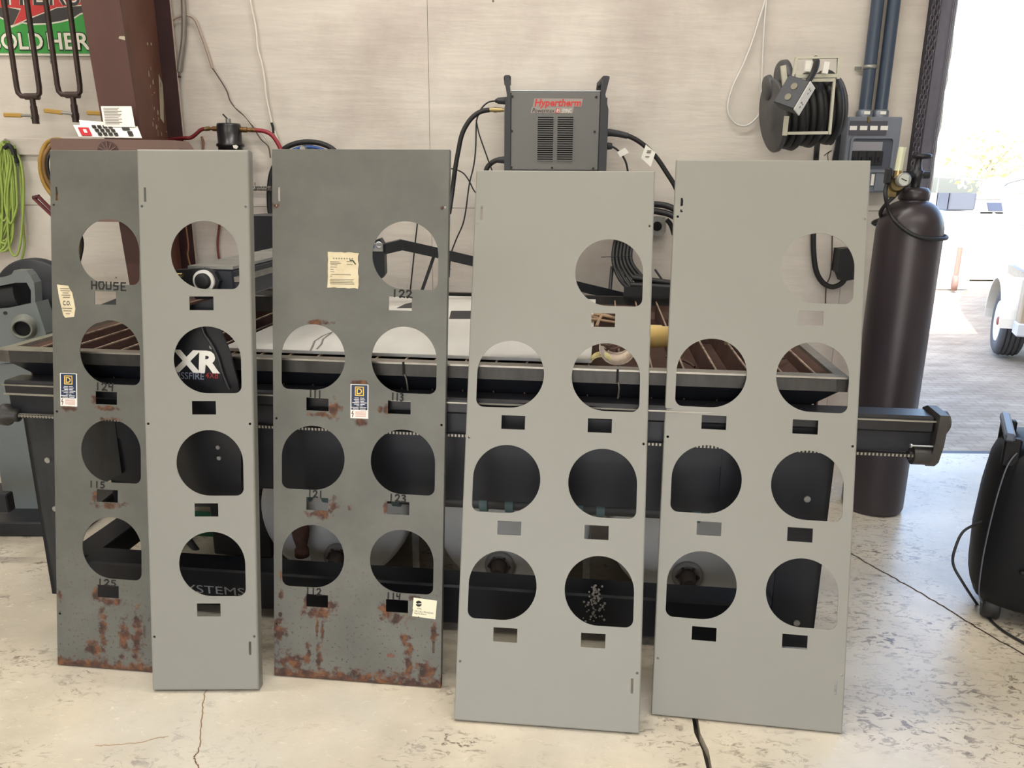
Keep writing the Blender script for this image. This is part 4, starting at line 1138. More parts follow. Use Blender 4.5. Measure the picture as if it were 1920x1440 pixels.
# ------------------------------------------------------------------ brown cabinet with leaflets, left of the panels
zc = pY(215, 258, 3.1)
cab = thing('brown_cabinet', 'brown metal cabinet with a round pierced vent, fixed in front of the column', 'cabinet', V((-1.5, 3.15, 1.2)))
M_BROWN = mat('matt brown enamel', (112, 88, 80), .55, var=.06, vscale=5)
x0, x1 = pY(98, 285, 3.1).x, pY(333, 285, 3.1).x
zt = pY(215, 260, 3.1).z; zb_ = pY(205, 416, 3.1).z
MB().prism([(x0, zb_), (x1 + .01, zb_), (x1 + .01, zt - .035), (x1 - .01, zt - .004), (x0 + .005, zt), (x0 - .003, zt - .006)], (0, 3.10, 0), X3, Z3, Y3, 0, .14).build('body', M_BROWN, cab)
vc_ = pY(203, 285, 3.098)
vd = MB().cyl(vc_, vc_ + V((0, -.003, 0)), .040, n=28).build('round_vent', mat('dark brown vent', (76, 54, 52), .6), cab)
for k in range(6):
    a = k * PI / 6
    d_ = V((math.cos(a), 0, math.sin(a)))
    MB().box(vc_ + V((0, -.004, 0)), (.074, .003, .004), rotM(d_, Y3, d_.cross(Y3))).build('vent_bar', M_BROWN, vd)
MB().box((CX, 3.265, 1.40), (.12, .06, .12)).build('mounting_bracket', M_COLD, cab)
# leaflets on top of the cabinet
def leaflet(name, label, pix, Y, tilt, cat='leaflet'):
    a_ = [pY(x, y, Y + (0 if i in (2, 3) else tilt)) for i, (x, y) in enumerate(pix)]
    mb = MB(); nn = (a_[1] - a_[0]).cross(a_[3] - a_[0]).normalized() * .003
    mb.add([p for p in a_] + [p + nn for p in a_], [(0, 1, 2, 3), (4, 5, 6, 7), (0, 1, 5, 4), (1, 2, 6, 5), (2, 3, 7, 6), (3, 0, 4, 7)])
    o = mb.build(name, M_PAPER); return tag(o, label, cat), a_, -nn.normalized() if nn.y > 0 else nn.normalized()
lf1, A1, N1 = leaflet('price_sheet', 'white printed sheet of text propped on the brown cabinet', ((189, 199), (246, 199), (253, 238), (195, 238)), 3.20, .02)
t = MB()
for i in range(11):
    v_ = .10 + i * .075
    p = A1[0].lerp(A1[3], v_); q_ = A1[1].lerp(A1[2], v_); w_ = random.uniform(.55, .85)
    a_ = p.lerp(q_, .08) + N1 * .004; b_ = p.lerp(q_, .08 + w_ * .8) + N1 * .004
    t.add([a_, b_, b_ - Z3 * .0025, a_ - Z3 * .0025], [(0, 1, 2, 3)])
t.build('print', M_GREYINK, lf1)
lf2, A2, N2 = leaflet('catalogue', 'white catalogue with a red square and black pictures lying on the brown cabinet', ((137, 234), (258, 237), (266, 258), (148, 256)), 3.12, .10)
def patch(A, N, u0, u1, v0, v1, m_, nm, par, h=.0045):
    def q_(u, v): return A[0].lerp(A[1], u).lerp(A[3].lerp(A[2], u), v) + N * h
    MB().add([q_(u0, v0), q_(u1, v0), q_(u1, v1), q_(u0, v1)], [(0, 1, 2, 3)]).build(nm, m_, par)
M_REDP = mat('red print', (186, 36, 48), .6)
patch(A2, N2, .05, .22, .3, .98, M_REDP, 'red_square', lf2)
patch(A2, N2, .115, .165, .5, .8, M_PAPER, 'white_mark', lf2, .0062)
for k in range(4):
    for j in range(3): patch(A2, N2, .28 + k * .085 + j * .02, .345 + k * .085 + j * .02, .08 + j * .31, .34 + j * .31, M_INK, 'picture', lf2)
patch(A2, N2, .74, .86, .2, .45, M_INK, 'picture', lf2); patch(A2, N2, .80, .88, .55, .95, M_INK, 'picture', lf2)
lf3, A3, N3 = leaflet('booklet', 'thin white booklet lying behind the catalogue on the brown cabinet', ((148, 225), (250, 233), (258, 240), (150, 234)), 3.22, .04)
# hoses hanging left of the cabinet and the dark red bracket
for i, (dx, m_, lab) in enumerate(((0, mat('ochre hose', (150, 116, 44), .5), 'ochre yellow hose looping down beside the brown cabinet'), (7, mat('brown hose', (112, 82, 40), .5), 'brown yellow hose looping just inside the ochre one'), (14, M_RUBBER, 'black cable looping inside the hoses beside the brown cabinet'))):
    cable('hanging_hose', lab, [pY(135 + dx, 275, 3.18), pY(112 + dx, 262 + dx * .4, 3.21), pY(88 + dx, 268 + dx, 3.22), pY(76 + dx, 295, 3.2), pY(77 + dx, 325, 3.2), pY(86 + dx * 1.3, 350, 3.2), pY(102 + dx, 372, 3.2), pY(118 + dx, 400, 3.25), pY(140 + dx, 450, 3.3), pY(148, 480 + dx, 3.3)], .0085 - .0022 * (i > 1), m_, cat='hose', group='hoses beside the brown cabinet')
rb = thing('red_bracket', 'dark red forked steel bracket sticking out left of the rusty panel', 'bracket', pY(80, 390, 3.2))
for o in (0, 9):
    a_, b_ = pY(63 + o, 371 - o * .3, 3.2), pY(104 + o, 410, 3.2)
    d_ = (b_ - a_); L = d_.length; d_.normalize()
    MB().box((a_ + b_) / 2, (L, .012, .010), rotM(d_, Y3, d_.cross(Y3))).build('tine', mat('dark red paint', (92, 34, 40), .5), rb)
MB().cyl(pY(62, 371, 3.2), pY(74, 368, 3.2), .008, n=8).build('tip', mat('dark red paint', (70, 30, 34), .5), rb)

# ------------------------------------------------------------------ sign and gas pipes on the left wall
SY = WY - .012
sg_ = thing('advertising_sign', 'green and red metal sign lettered SOLD HERE on the left wall', 'sign', wp(60, 105))
zb1 = pY(60, 104, SY).z
xs0, xs1 = -3.0, pY(230, 60, SY).x
MB().box(((xs0 + xs1) / 2, SY + .003, zb1 + .27), (xs1 - xs0, .004, .54)).build('border', mat('cream sign border', (226, 226, 210), .45), sg_)
M_GREEN = mat('green sign enamel', (64, 158, 72), .4)
MB().box(((xs0 + xs1) / 2, SY, zb1 + .27), (xs1 - xs0 - .02, .004, .52)).build('green_field', M_GREEN, sg_)
def sp(x, y): p = pY(x, y, SY - .002); return (p.x, p.z)
def spoly(pix, m_, nm, dz): MB().prism([sp(*q) for q in pix], (0, SY - .002, 0), X3, Z3, -Y3, 0, dz).build(nm, m_, sg_)
M_CREAM = mat('cream sign print', (232, 228, 214), .45); M_CHAR = mat('charcoal sign print', (64, 62, 62), .45); M_SRED = mat('red sign print', (204, 62, 62), .45)
spoly([(-60, -70), (180, -70), (170, 22), (150, 28), (138, 36), (115, 42), (92, 46), (62, 47), (42, 44), (22, 52), (12, 40), (0, 34), (-60, 20)], M_CREAM, 'white_outline', .0006)
spoly([(-60, -70), (180, -70), (170, 19), (150, 25), (138, 33), (115, 39), (92, 43), (62, 44), (40, 41), (20, 48), (12, 37), (0, 31), (-60, 17)], M_CHAR, 'dark_band', .0012)
spoly([(-60, -2), (165, -2), (165, 10), (108, 15), (60, 34), (24, 50), (38, 19), (16, 14), (-60, 16)], M_CREAM, 'bolt_outline', .0018)
spoly([(-60, 0), (165, -4), (165, 8), (106, 14), (62, 31), (26, 47), (40, 16), (18, 14), (-60, 14)], M_SRED, 'red_bolt', .0024)
a0, a1 = sp(-34, 10), sp(292, -36)
for off, m_, dz in ((.03, M_CREAM, .003), (.0, M_CHAR, .0036)):
    t = MB(); put_text(t, 'INTERSTATE', a0[0], a0[1], a1[1] - a0[1], a1[0] - a0[0], (0, SY - .002, 0), X3, Z3, -Y3, dz, .1, off); t.build('top_lettering', m_, sg_)
for word, wx0, wx1 in (('SOLD', -13, 79), ('HERE', 92, 187)):
  a0, a1 = sp(wx0, 93), sp(wx1, 62)
  for off, m_, dz, g in ((.04, M_INK, .003, .004), (.02, M_CREAM, .0036, 0)):
    t = MB(); put_text(t, word, a0[0] - g, a0[1] - g, a1[1] - a0[1] + 2 * g, a1[0] - a0[0] + 2 * g, (0, SY - .002, 0), X3, Z3, -Y3, dz, 0, off); t.build('lettering', m_, sg_)
M_PIPE = mat('dark brown iron pipe', (74, 58, 54), .45, .3, var=.3, vscale=14)
M_OAK = mat('ochre lever grip', (176, 140, 66), .5)
def gas_pipe(label, xa, xb, yb, lever, Yp=3.62):
    g = thing('gas_pipe', label, 'pipe', pY((xa + xb) / 2, yb + 45, Yp), 'forked gas pipes')
    A_, B_ = pY(xa, yb, Yp), pY(xb, yb, Yp)
    r_ = .0115; zc_ = (A_.z + B_.z) / 2
    pts = [V((A_.x, Yp, 4.0)), V((A_.x, Yp, zc_ + .04)), V((A_.x + .003, Yp, zc_ + .014)), V((A_.x + .014, Yp, zc_ + .002)), V((A_.x + .04, Yp, zc_))]
    pts += [V((B_.x - .04, Yp, zc_)), V((B_.x - .014, Yp, zc_ + .002)), V((B_.x - .003, Yp, zc_ + .014)), V((B_.x, Yp, zc_ + .04)), V((B_.x, Yp, 4.0))]
    MB().tube(pts, r_, 10).build('fork', M_PIPE, g)
    c = V(((A_.x + B_.x) / 2 + .012, Yp, zc_))
    MB().cyl(c + X3 * .03, c - X3 * .03, .0145, n=10).cyl(c, c - Z3 * .045, .012, n=10).cyl(c - Z3 * .04, c - Z3 * .075, .0145, n=10).cyl(c - Z3 * .075, c - Z3 * .095, .017, n=8).cyl(c - Z3 * .095, c - Z3 * .115, .015, n=10).build('tee_and_valve', M_PIPE, g)
    if lever:
        d_ = V((-1, 0, lever)).normalized(); o = c - Z3 * .082 + V((0, -.02, 0))
        lv = MB().cyl(o, o + d_ * .05, .006, n=8).build('lever', M_GALV, g)
        MB().box(o + d_ * .085, (.085, .008, .019), rotM(d_, Y3, d_.cross(Y3)), .004).build('lever_grip', M_OAK, lv)
    return g
gas_pipe('leftmost forked brown gas pipe with ochre lever, hanging before the sign', 34, 76, 181, .02)
gas_pipe('forked brown gas pipe with tilted ochre lever, nearer the column', 110, 152, 178, .12)
gas_pipe('forked brown gas pipe mostly behind the column, only its ochre lever showing', 190, 232, 178, .04)
oc = thing('pipe_hanger', 'small pierced metal strip fixed to the wall under the sign', 'hanger', wp(97, 118))
c = wp(97, 112, .006)
MB().box(c, (.016, .004, .034)).build('strip', M_GALV, oc)
for dz in (-.008, .008): MB().cyl(c + V((0, -.004, dz)), c + V((0, -.001, dz)), .004, n=8).build('hole', M_INK, oc)

# ------------------------------------------------------------------ green extension cord on the left wall
gc = thing('extension_cord', 'lime green extension cord hanging in a coil on the left wall', 'cord', wp(20, 480))
M_LIME = mat('lime green cord', (150, 172, 84), .5)
rnd = random.Random(3)
for k in range(13):
    xa = rnd.uniform(-30, 18); xb = xa + rnd.uniform(14, 32); yb = rnd.uniform(410, 480); Yk = WY - .03 - .006 * (k % 5)
    pts = [pY(12 + rnd.uniform(-6, 6), 262 + rnd.uniform(0, 8), Yk), pY(xb - 2, 300 + rnd.uniform(-8, 8), Yk), pY(xb + 4, 370, Yk), pY(xb + rnd.uniform(-2, 5), yb - 25, Yk), pY((xa + xb) / 2, yb, Yk), pY(xa, yb - 22, Yk), pY(xa - 3, 365, Yk), pY(xa + 4, 300, Yk), pY(6 + rnd.uniform(-6, 6), 264 + rnd.uniform(0, 6), Yk)]
    MB().tube(catmull(pts, 5), .0052, 6).build('cord_loop', M_LIME, gc)
MB().tube(catmull([pY(26, 272, WY - .03), pY(36, 310, WY - .03), pY(41, 380, WY - .03), pY(44, 430, WY - .03), pY(46, 460, WY - .03), pY(40, 488, WY - .03)], 5), .0052, 6).build('cord_end', M_LIME, gc)
p = wp(31, 300, .06); MB().box(p, (.018, .016, .03), bev=.004).cyl(p + Z3 * .012, p + Z3 * .05, .006, n=8).cyl(p + V((-.005, 0, -.014)), p + V((-.005, 0, -.026)), .002, n=6).cyl(p + V((.005, 0, -.014)), p + V((.005, 0, -.026)), .002, n=6).build('plug', M_RUBBER, gc)
MB().tube(catmull([pY(8, 278, WY - .07), pY(16, 272, WY - .07), pY(22, 278, WY - .07), pY(26, 290, WY - .07)], 4), .010, 8).build('velcro_tie', M_RUBBER, gc)
MB().cyl(wp(10, 262, -.01), wp(10, 262, .08), .006, n=8).build('hook', M_GALV, gc)
for k in range(3):
    MB().tube(catmull([pY(-30 + k * 9, 600, 3.55), pY(-8 + k * 9, 660, 3.55), pY(4 + k * 8, 700, 3.55), pY(10 + k * 8, 740, 3.55)], 4), .0052, 6).build('trailing_cord', M_LIME, gc)

# ------------------------------------------------------------------ grinder behind the left end of the table
gr_ = thing('bench_machine', 'grey machine with a large black disc and round dust outlet left of the table', 'machine', pZ(30, 900, 0))
GY = 2.95
M_MGREY = mat('grey machine enamel', (112, 118, 118), .45, .1, var=.08, vscale=5)
c = pY(64, 564, GY + .10)
MB().lathe([(.02, 0), (.158, .0), (.166, .012), (.166, .05), (.158, .06), (.02, .06)], c, Y3, 48).build('disc_guard', mat('black disc guard', (34, 35, 42), .55, var=.2, vscale=8), gr_)
a_, b_ = pY(-60, 562, GY), pY(48, 550, GY)
MB().cyl(a_, b_, .072, n=28).build('motor', M_BLACK, gr_)
a_ = pY(0, 520, GY - .07)
MB().prism([(pY(x, y, GY - .08).x, pY(x, y, GY - .08).z) for x, y in ((-60, 528), (2, 522), (22, 514), (26, 507), (48, 507), (56, 516), (64, 530), (66, 560), (66, 578), (58, 578), (58, 545), (50, 530), (30, 530), (0, 536), (-60, 545))], (0, GY - .08, 0), X3, Z3, Y3, 0, .045).build('yoke', M_MGREY, gr_)
MB().prism([(pY(x, y, GY - .10).x, pY(x, y, GY - .10).z) for x, y in ((-70, 585), (4, 580), (67, 567), (86, 625), (86, 672), (-70, 690))], (0, GY - .10, 0), X3, Z3, Y3, 0, .08).build('casing', M_MGREY, gr_)
c = pY(48, 612, GY - .10)
MB().lathe([(.048, 0), (.046, .012), (.036, .016), (.036, .06), (.029, .06), (.029, .01)], c, V((.35, -1, 0)), 28).build('dust_outlet', mat('dull olive grey outlet', (104, 106, 98), .5), gr_)
c2 = c + V((.35, -1, 0)).normalized() * .03
MB().cyl(c2, c2 + V((.35, -1, 0)).normalized() * .006, .0285, n=24).build('outlet_bore', M_HOLE, gr_)
MB().cyl(pY(10, 587, GY - .104), pY(10, 587, GY - .096), .007, n=10).build('screw', M_INK, gr_)
MB().box(V((c.x - .10, GY - .02, .33)), (.22, .14, .68), bev=.01).build('pedestal', M_MGREY, gr_)
MB().box(V((c.x - .16, GY - .02, .03)), (.62, .40, .06), bev=.006).build('base', M_BLACK, gr_)
MB().box(V((c.x - .22, GY - .42, .235)), (.55, .04, .07), bev=.004).box(V((c.x - .22, GY - .3, .235)), (.05, .26, .06)).build('foot_bar', M_DKSTEEL, gr_)
MB().cyl(V((c.x - .22, GY - .40, 0)), V((c.x - .22, GY - .40, .205)), .02, n=10).build('foot_post', M_DKSTEEL, gr_)
# dark bag of debris visible through the marked panel
c = pY(212, 560, 3.02)
bin_ = thing('dark_bin', 'dark rounded bin behind the table left of the column', 'bin', V((c.x + .01, 3.02, 0)))
MB().lathe([(.085, 0), (.10, .02), (.11, .5), (.115, c.z - .12), (.11, c.z - .08), (.08, c.z - .03), (.001, c.z + .0)], V((c.x + .01, 3.02, 0)), Z3, 28).build('body', M_BLACK, bin_)
MB().torus(V((c.x + .01, 3.02, c.z - .12)), Z3, .117, .006, 32, 6).build('rim_band', M_DKSTEEL, bin_)

# ------------------------------------------------------------------ air filter, hoses and wires on the back wall
FY = WY - .09
af = thing('air_filter', 'black canister air filter with brass fittings on the wall', 'air filter', pY(430, 300, FY))
c = pY(430, 250, FY)
zt_ = pY(430, 236, FY).z; zl = pY(430, 270, FY).z
MB().lathe([(.012, zt_ + .012), (.050, zt_ + .010), (.053, zt_), (.053, zl + .004), (.060, zl), (.062, zl - .010), (.054, zl - .014), (.053, zl - .16), (.040, zl - .19), (.01, zl - .2)], V((c.x, FY, 0)), Z3, 28).build('canister', mat('black enamel canister', (28, 28, 31), .3), af)
MB().cyl(V((c.x, FY, zt_ + .01)), V((c.x, FY, zt_ + .03)), .012, n=10).build('vent_boss', M_GALV, af)
MB().cyl(V((c.x, FY, zt_ + .026)), V((c.x - .022, FY, zt_ + .05)), .0035, n=6).build('vent_lever', M_INK, af)
a_, b_ = pY(390, 241, FY), pY(480, 244, FY)
mb = MB(); d_ = b_ - a_
for t0, t1, rr in ((0, .12, .007), (.1, .2, .011), (.2, .85, .008), (.62, .82, .012), (.85, 1, .010)): mb.cyl(a_ + d_ * t0, a_ + d_ * t1, rr, n=8)
mb.build('brass_fittings', mat('aged brass', (140, 104, 66), .4, .7, var=.3, vscale=50), af)
MB().prism([(-.01, -.004), (.004, -.008), (.012, .002), (.004, .010), (-.012, .008)], pY(442, 276, FY - .056), X3, Z3, -Y3, 0, .002).build('torn_label', M_PAPER, af)
MB().box(V((c.x, (FY + WY) / 2, zt_ - .02)), (.04, .1, .03)).build('wall_bracket', M_GALV, af)
rh = thing('red_air_hose', 'dark red air hose running from the column to the black air filter', 'hose', pY(360, 255, FY))
MB().tube(catmull([pY(318, 262, WY - .04), pY(345, 259, FY), pY(358, 258, FY), pY(368, 251, FY), pY(378, 243, FY), pY(392, 241, FY)], 6), .0085, 8).build('hose', M_RED, rh)
MB().cyl(pY(384, 242, FY), pY(393, 241, FY), .010, n=8).build('ferrule', M_BRASS, rh)
cable('red_supply_hose', 'red air hose dropping from the right side of the air filter', [pY(478, 244, FY), pY(495, 246, FY), pY(508, 252, FY), pY(518, 264, FY), pY(527, 282, FY), pY(533, 310, FY)], .0095, mat('bright dark red hose', (142, 32, 48), .45), cat='hose')
cable('copper_stub', 'short copper pipe stub on the wall beneath the red air hose', [wp(378, 256, .012), wp(381, 268, .012), wp(380, 285, .012), wp(380, 310, .012)], .0055, mat('tarnished copper', (150, 112, 92), .4, .6), cat='pipe')
cable('red_wall_hose', 'thin red brown hose on the wall seen through the clean narrow panel', [wp(414, 395, .02), wp(411, 425, .02), wp(408, 455, .02), wp(410, 480, .02), wp(415, 505, .02), wp(418, 540, .02)], .0055, mat('red brown hose', (112, 48, 40), .5), cat='hose')
cable('column_wire', 'thin tan wire running down the column side', [V((CX + .083, 3.6, 1.35)), pY(352, 450, 3.62), pY(352, 480, 3.62), pY(361, 515, 3.62), pY(366, 560, 3.62)], .004, mat('tan wire', (136, 98, 66), .6), n=6)
# flexible conduit with ribs
fx = thing('flexible_conduit', 'ribbed grey flexible conduit hanging down the wall beside the column', 'conduit', wp(338, 140))
pts = catmull([wp(343, -60, .03), wp(344, 0, .03), wp(345, 40, .03), wp(344, 75, .03), wp(340, 105, .03), wp(336, 135, .03)], 22)
rr = [.0105 + (.0018 if i % 2 else 0) for i in range(len(pts))]
MB().tube(pts, rr, 8).build('sleeve', mat('grey flexible steel', (138, 132, 126), .45, .4), fx)
MB().cyl(wp(337, 142, .03), wp(336, 146, .03), .007, n=8).build('end_cap', M_PIPE, fx)
wr = thing('wall_wire', 'pale wire draped across the wall from the column to the air filter, splitting dark below', 'wire', wp(400, 110))
MB().tube(catmull([wp(322, 38, .02), wp(335, 31, .02), wp(352, 29, .02), wp(366, 38, .02), wp(376, 62, .02), wp(388, 95, .02), wp(398, 128, .02)], 6), .0055, 6).build('sheathed_wire', mat('dusty tan sheath', (168, 152, 138), .6), wr)
MB().tube(catmull([wp(397, 126, .02), wp(410, 145, .02), wp(425, 170, .02), wp(432, 190, .02), wp(445, 206, .02), wp(460, 219, .02), wp(472, 235, .02), wp(480, 247, .02), wp(490, 262, .02), wp(503, 275, .02), wp(507, 296, .02)], 6), .003, 6).build('bare_wire', mat('dark grey wire', (84, 74, 68), .6), wr)
MB().tube(catmull([wp(440, 200, .02), wp(455, 212, .02), wp(470, 230, .02), wp(484, 244, .02), wp(495, 256, .02), wp(505, 272, .02), wp(512, 300, .02)], 6), .0028, 6).build('pale_wire', mat('pale wire', (188, 180, 168), .6), wr)
cable('white_cable', 'white cable hanging down the wall above the wide rusty panel', [wp(466, -30, .02), wp(469, 0, .02), wp(474, 25, .02), wp(480, 55, .02), wp(483, 90, .02), wp(491, 120, .02), wp(496, 150, .02), wp(499, 180, .02), wp(505, 210, .02), wp(511, 235, .02), wp(520, 262, .02), wp(527, 285, .02), wp(534, 310, .02)], .0042, mat('off white cable', (222, 216, 204), .5))
cable('wire_splice', 'dark taped splice on the white cable', [wp(509, 230, .022), wp(512, 240, .022), wp(513, 250, .022)], .006, M_INK, cat='splice')
for i, (R, m_, lab) in enumerate(((50, M_RUBBER, 'black hose arching over the top edge of the wide rusty panel'), (40, mat('blue hose', (40, 80, 150), .45), 'blue hose arching just inside the black hose above the wide rusty panel'))):
    pts = []
    for k in range(13):
        a = PI * (1.05 - 1.1 * k / 12)
        pts.append(pY(578 + R * 1.18 * math.cos(a), 303 - R * .74 * math.sin(a) + i * 2, WY - .05))
    cable('arched_hose', lab, pts, (.012, .007)[i], m_, k=3, cat='hose', group='coiled hoses behind the wide rusty panel')
cable('side_hose', 'black hose bulging out behind the left edge of the wide rusty panel', [pY(540, 285, WY - .015), pY(522, 300, WY - .015), pY(511, 320, WY - .015), pY(506, 345, WY - .015), pY(505, 375, WY - .015), pY(509, 405, WY - .015), pY(530, 440, WY - .015)], .013, M_RUBBER, cat='hose')
hk = thing('hose_hook', 'curved steel hose hook on the wall behind the wide rusty panel', 'hook', wp(578, 280))
q = wp(578, 271, -.005)
MB().cyl(q - Z3 * .022, q + V((0, -.11, -.022)), .012, n=10).build('hook_arm', M_GALV, hk)
MB().box(q + V((0, -.01, -.04)), (.05, .01, .09)).build('hook_plate', M_GALV, hk)
tr = thing('threaded_rod', 'short threaded rod with nut and spring on the wall between the panels', 'rod', wp(490, 352))
a_, b_ = wp(474, 351, .05), wp(512, 352, .05)
MB().cyl(a_, b_, .0035, n=8).cyl(a_ - Z3 * .012, b_ - Z3 * .012, .0025, n=6).build('rod', M_PIPE, tr)
sp0 = MB().torus(a_ + X3 * .022 - Z3 * .005, X3, .010, .0015, 14, 5).build('spring_coil', M_GALV, tr)
for i in range(1, 9): share(sp0, tr, X3 * (.0075 * i))
MB().cyl(a_ + X3 * .008 - Z3 * .005, a_ + X3 * .014 - Z3 * .005, .013, n=6).cyl(a_ + V((.011, 0, .008)), a_ + V((.011, 0, .022)), .004, n=6).build('nut', M_GALV, tr)

# white looped cord at the top right of the wall
cable('looped_cord', 'white cord hanging in a long loop beside the cord reel', [wp(1438, -40, .02), wp(1437, 0, .02), wp(1433, 50, .02), wp(1430, 110, .02), wp(1428, 170, .02), wp(1428, 200, .02), wp(1418, 222, .02), wp(1398, 236, .02), wp(1378, 231, .02), wp(1366, 212, .02), wp(1366, 190, .02), wp(1375, 160, .02), wp(1392, 125, .02), wp(1410, 80, .02), wp(1424, 35, .02), wp(1436, -5, .02), wp(1440, -40, .02)], .0042, mat('white cord', (214, 212, 208), .5), cat='cord')

# ------------------------------------------------------------------ retractable cord reel
RY = 3.46
cr_ = thing('cord_reel', 'wall mounted reel of thick black cord with a pale steel guide frame', 'cord reel', pY(1500, 290, RY))
AX = V((-.985, -.04, -.16)).normalized()
c0 = pY(1447, 218, RY); c1 = c0 - AX * .26
M_RGREY = mat('grey reel enamel', (84, 84, 86), .5, .2, var=.1, vscale=8)
MB().lathe([(.02, .012), (.06, .012), (.07, .004), (.142, .004), (.150, 0), (.150, -.012), (.02, -.012)], c0, AX, 40).build('left_flange', M_RGREY, cr_)
MB().lathe([(.02, .0), (.125, .0), (.125, -.012), (.02, -.012)], c1, AX, 40).build('right_flange', M_RGREY, cr_)
MB().cyl(c0, c1, .07, n=24).build('drum_core', M_BLACK, cr_)
for k in range(9):
    q = c0.lerp(c1, .09 + .1 * k)
    MB().torus(q, AX, .118 + .010 * ((k * 7) % 3), .0165, 36, 8).build('cord_turn', M_RUBBER, cr_)
c2 = pY(1466, 152, RY + .10)
MB().lathe([(.01, .01), (.078, .008), (.085, 0), (.085, -.02), (.01, -.02)], c2, AX, 32).build('spring_cover', M_RGREY, cr_)
MB().lathe([(.01, .012), (.048, .01), (.052, 0), (.052, -.01)], pY(1440, 165, RY + .02), AX, 24).build('ratchet_cover', M_RGREY, cr_)
M_PALE = mat('pale zinc frame', (196, 194, 178), .45, .2)
def bar(px0, py0, px1, py1, w, nm='guide_bar', Y=None, m_=None):
    Y = Y or (RY - .15)
    a_, b_ = pY(px0, py0, Y), pY(px1, py1, Y); d_ = b_ - a_; L = d_.length; d_.normalize()
    return MB().box((a_ + b_) / 2, (L, .012, w), rotM(d_, Y3, d_.cross(Y3))).build(nm, m_ or M_PALE, cr_)
bar(1491, 109, 1575, 107, .008); bar(1493, 110, 1487, 150, .012); bar(1573, 108, 1571, 148, .012); bar(1488, 143, 1572, 142, .014); bar(1490, 151, 1565, 150, .012); bar(1564, 149, 1555, 252, .010); bar(1476, 250, 1552, 249, .011)
bar(1475, 218, 1471, 254, .017); bar(1468, 123, 1472, 160, .020, 'side_plate'); bar(1516, 114, 1513, 134, .022, 'guide_roller', RY - .17, M_WHITE); bar(1550, 116, 1546, 138, .022, 'guide_roller', RY - .17, M_WHITE)
bar(1583, 178, 1572, 243, .03, 'mounting_plate', WY - .03, M_DKSTEEL); bar(1578, 240, 1566, 305, .028, 'mounting_arm', WY - .03, M_DKSTEEL)
MB().tube(catmull([pY(1555, 235, RY), pY(1550, 255, RY), pY(1552, 268, RY), pY(1560, 270, RY), pY(1566, 258, RY), pY(1567, 245, RY)], 5), .0035, 6).build('jumper_wire', M_RUBBER, cr_)
MB().tube(catmull([pY(1529, 110, RY - .02), pY(1531, 116, RY - .1), pY(1527, 132, RY - .17), pY(1517, 150, RY - .2), pY(1511, 158, RY - .2)], 5), .013, 8).build('cord_lead', M_RUBBER, cr_)
ob_ = thing('outlet_box', 'black outlet box with white socket face hanging off the cord reel', 'outlet box', pY(1490, 220, RY - .22))
OY = RY - .24
dl = (pY(1478, 199, OY) - pY(1505, 153, OY)).normalized()
nf = V((.55, -.62, -.42)); nf = (nf - dl * nf.dot(dl)).normalized(); sd = dl.cross(nf)
oc_ = pY(1488, 178, OY)
MO = rotM(dl, sd, nf)
MB().box(oc_, (.115, .062, .095), MO, .004).build('body', mat('black cast box', (58, 60, 66), .5), ob_)
fpl = MB().box(oc_ + nf * .049, (.118, .066, .004), MO, .002).build('face_plate', M_WHITE, ob_)
for k in (-1, 1):
    for (a, b_) in ((-.010, -.008), (-.010, .008), (.008, 0)):
        q = oc_ + nf * .0515 + dl * (k * .028 + a * .8) + sd * b_
        MB().box(q, (.007, .003, .001), MO).build('socket_slot', M_INK, fpl)
for k in (-1, 1):
    q = oc_ - sd * .0315 * (1 if sd.y > 0 else -1) + dl * k * .022
    MB().cyl(q, q - sd * .0025 * (1 if sd.y > 0 else -1), .013, n=16).build('knockout', mat('brassy knockout', (120, 116, 100), .5, .4), ob_)
cable('wall_marker_stroke', 'black marker scribble on the wall beside the breaker box', [wp(1545, 292, .001), wp(1551, 287, .001), wp(1559, 282, .001), wp(1553, 287, .001), wp(1552, 293, .001), wp(1553, 302, .001)], .0018, M_INK, n=5, cat='marking')

# ------------------------------------------------------------------ breaker box and conduits
BY = WY - .10
bb_ = thing('breaker_box', 'grey breaker box with a framed window of black breakers on the wall', 'breaker box', wp(1635, 360))
def bp_(x, y, d=0): return pY(x, y, BY - d)
M_BOX = mat('blue grey enamel', (118, 124, 136), .45, .1, var=.04, vscale=5)
x0, x1 = bp_(1585, 280).x, bp_(1685, 280).x
zt, zb_ = bp_(1640, 219).z, bp_(1640, 361).z
MB().box(((x0 + x1) / 2, (BY + WY) / 2, (zt + zb_) / 2), (x1 - x0, WY - BY, zt - zb_), bev=.004).build('body', M_BOX, bb_)
def rr_ring(px0, py0, px1, py1, rad, w, dz, m_, nm):
    a_, b_ = bp_(px0, py1), bp_(px1, py0)
    def rrect(xa, za, xb, zb, r_):
        out = []
        for cx, cz, a0 in ((xb - r_, zb - r_, 0), (xa + r_, zb - r_, 90), (xa + r_, za + r_, 180), (xb - r_, za + r_, 270)):
            for i in range(6):
                t = math.radians(a0 + 90 * i / 5); out.append((cx + r_ * math.cos(t), cz + r_ * math.sin(t)))
        return out
    o = rrect(a_.x, a_.z, b_.x, b_.z, rad); i_ = rrect(a_.x + w, a_.z + w, b_.x - w, b_.z - w, max(rad - w, .002))
    n_ = len(o); vs = [V((p[0], BY, p[1])) for p in o] + [V((p[0], BY - dz, p[1])) for p in o] + [V((p[0], BY - dz, p[1])) for p in i_] + [V((p[0], BY, p[1])) for p in i_]
    fs = [(k * n_ + i, k * n_ + (i + 1) % n_, (k + 1) % 4 * n_ + (i + 1) % n_, (k + 1) % 4 * n_ + i) for k in range(4) for i in range(n_)]
    return MB().add(vs, fs).build(nm, m_, bb_)
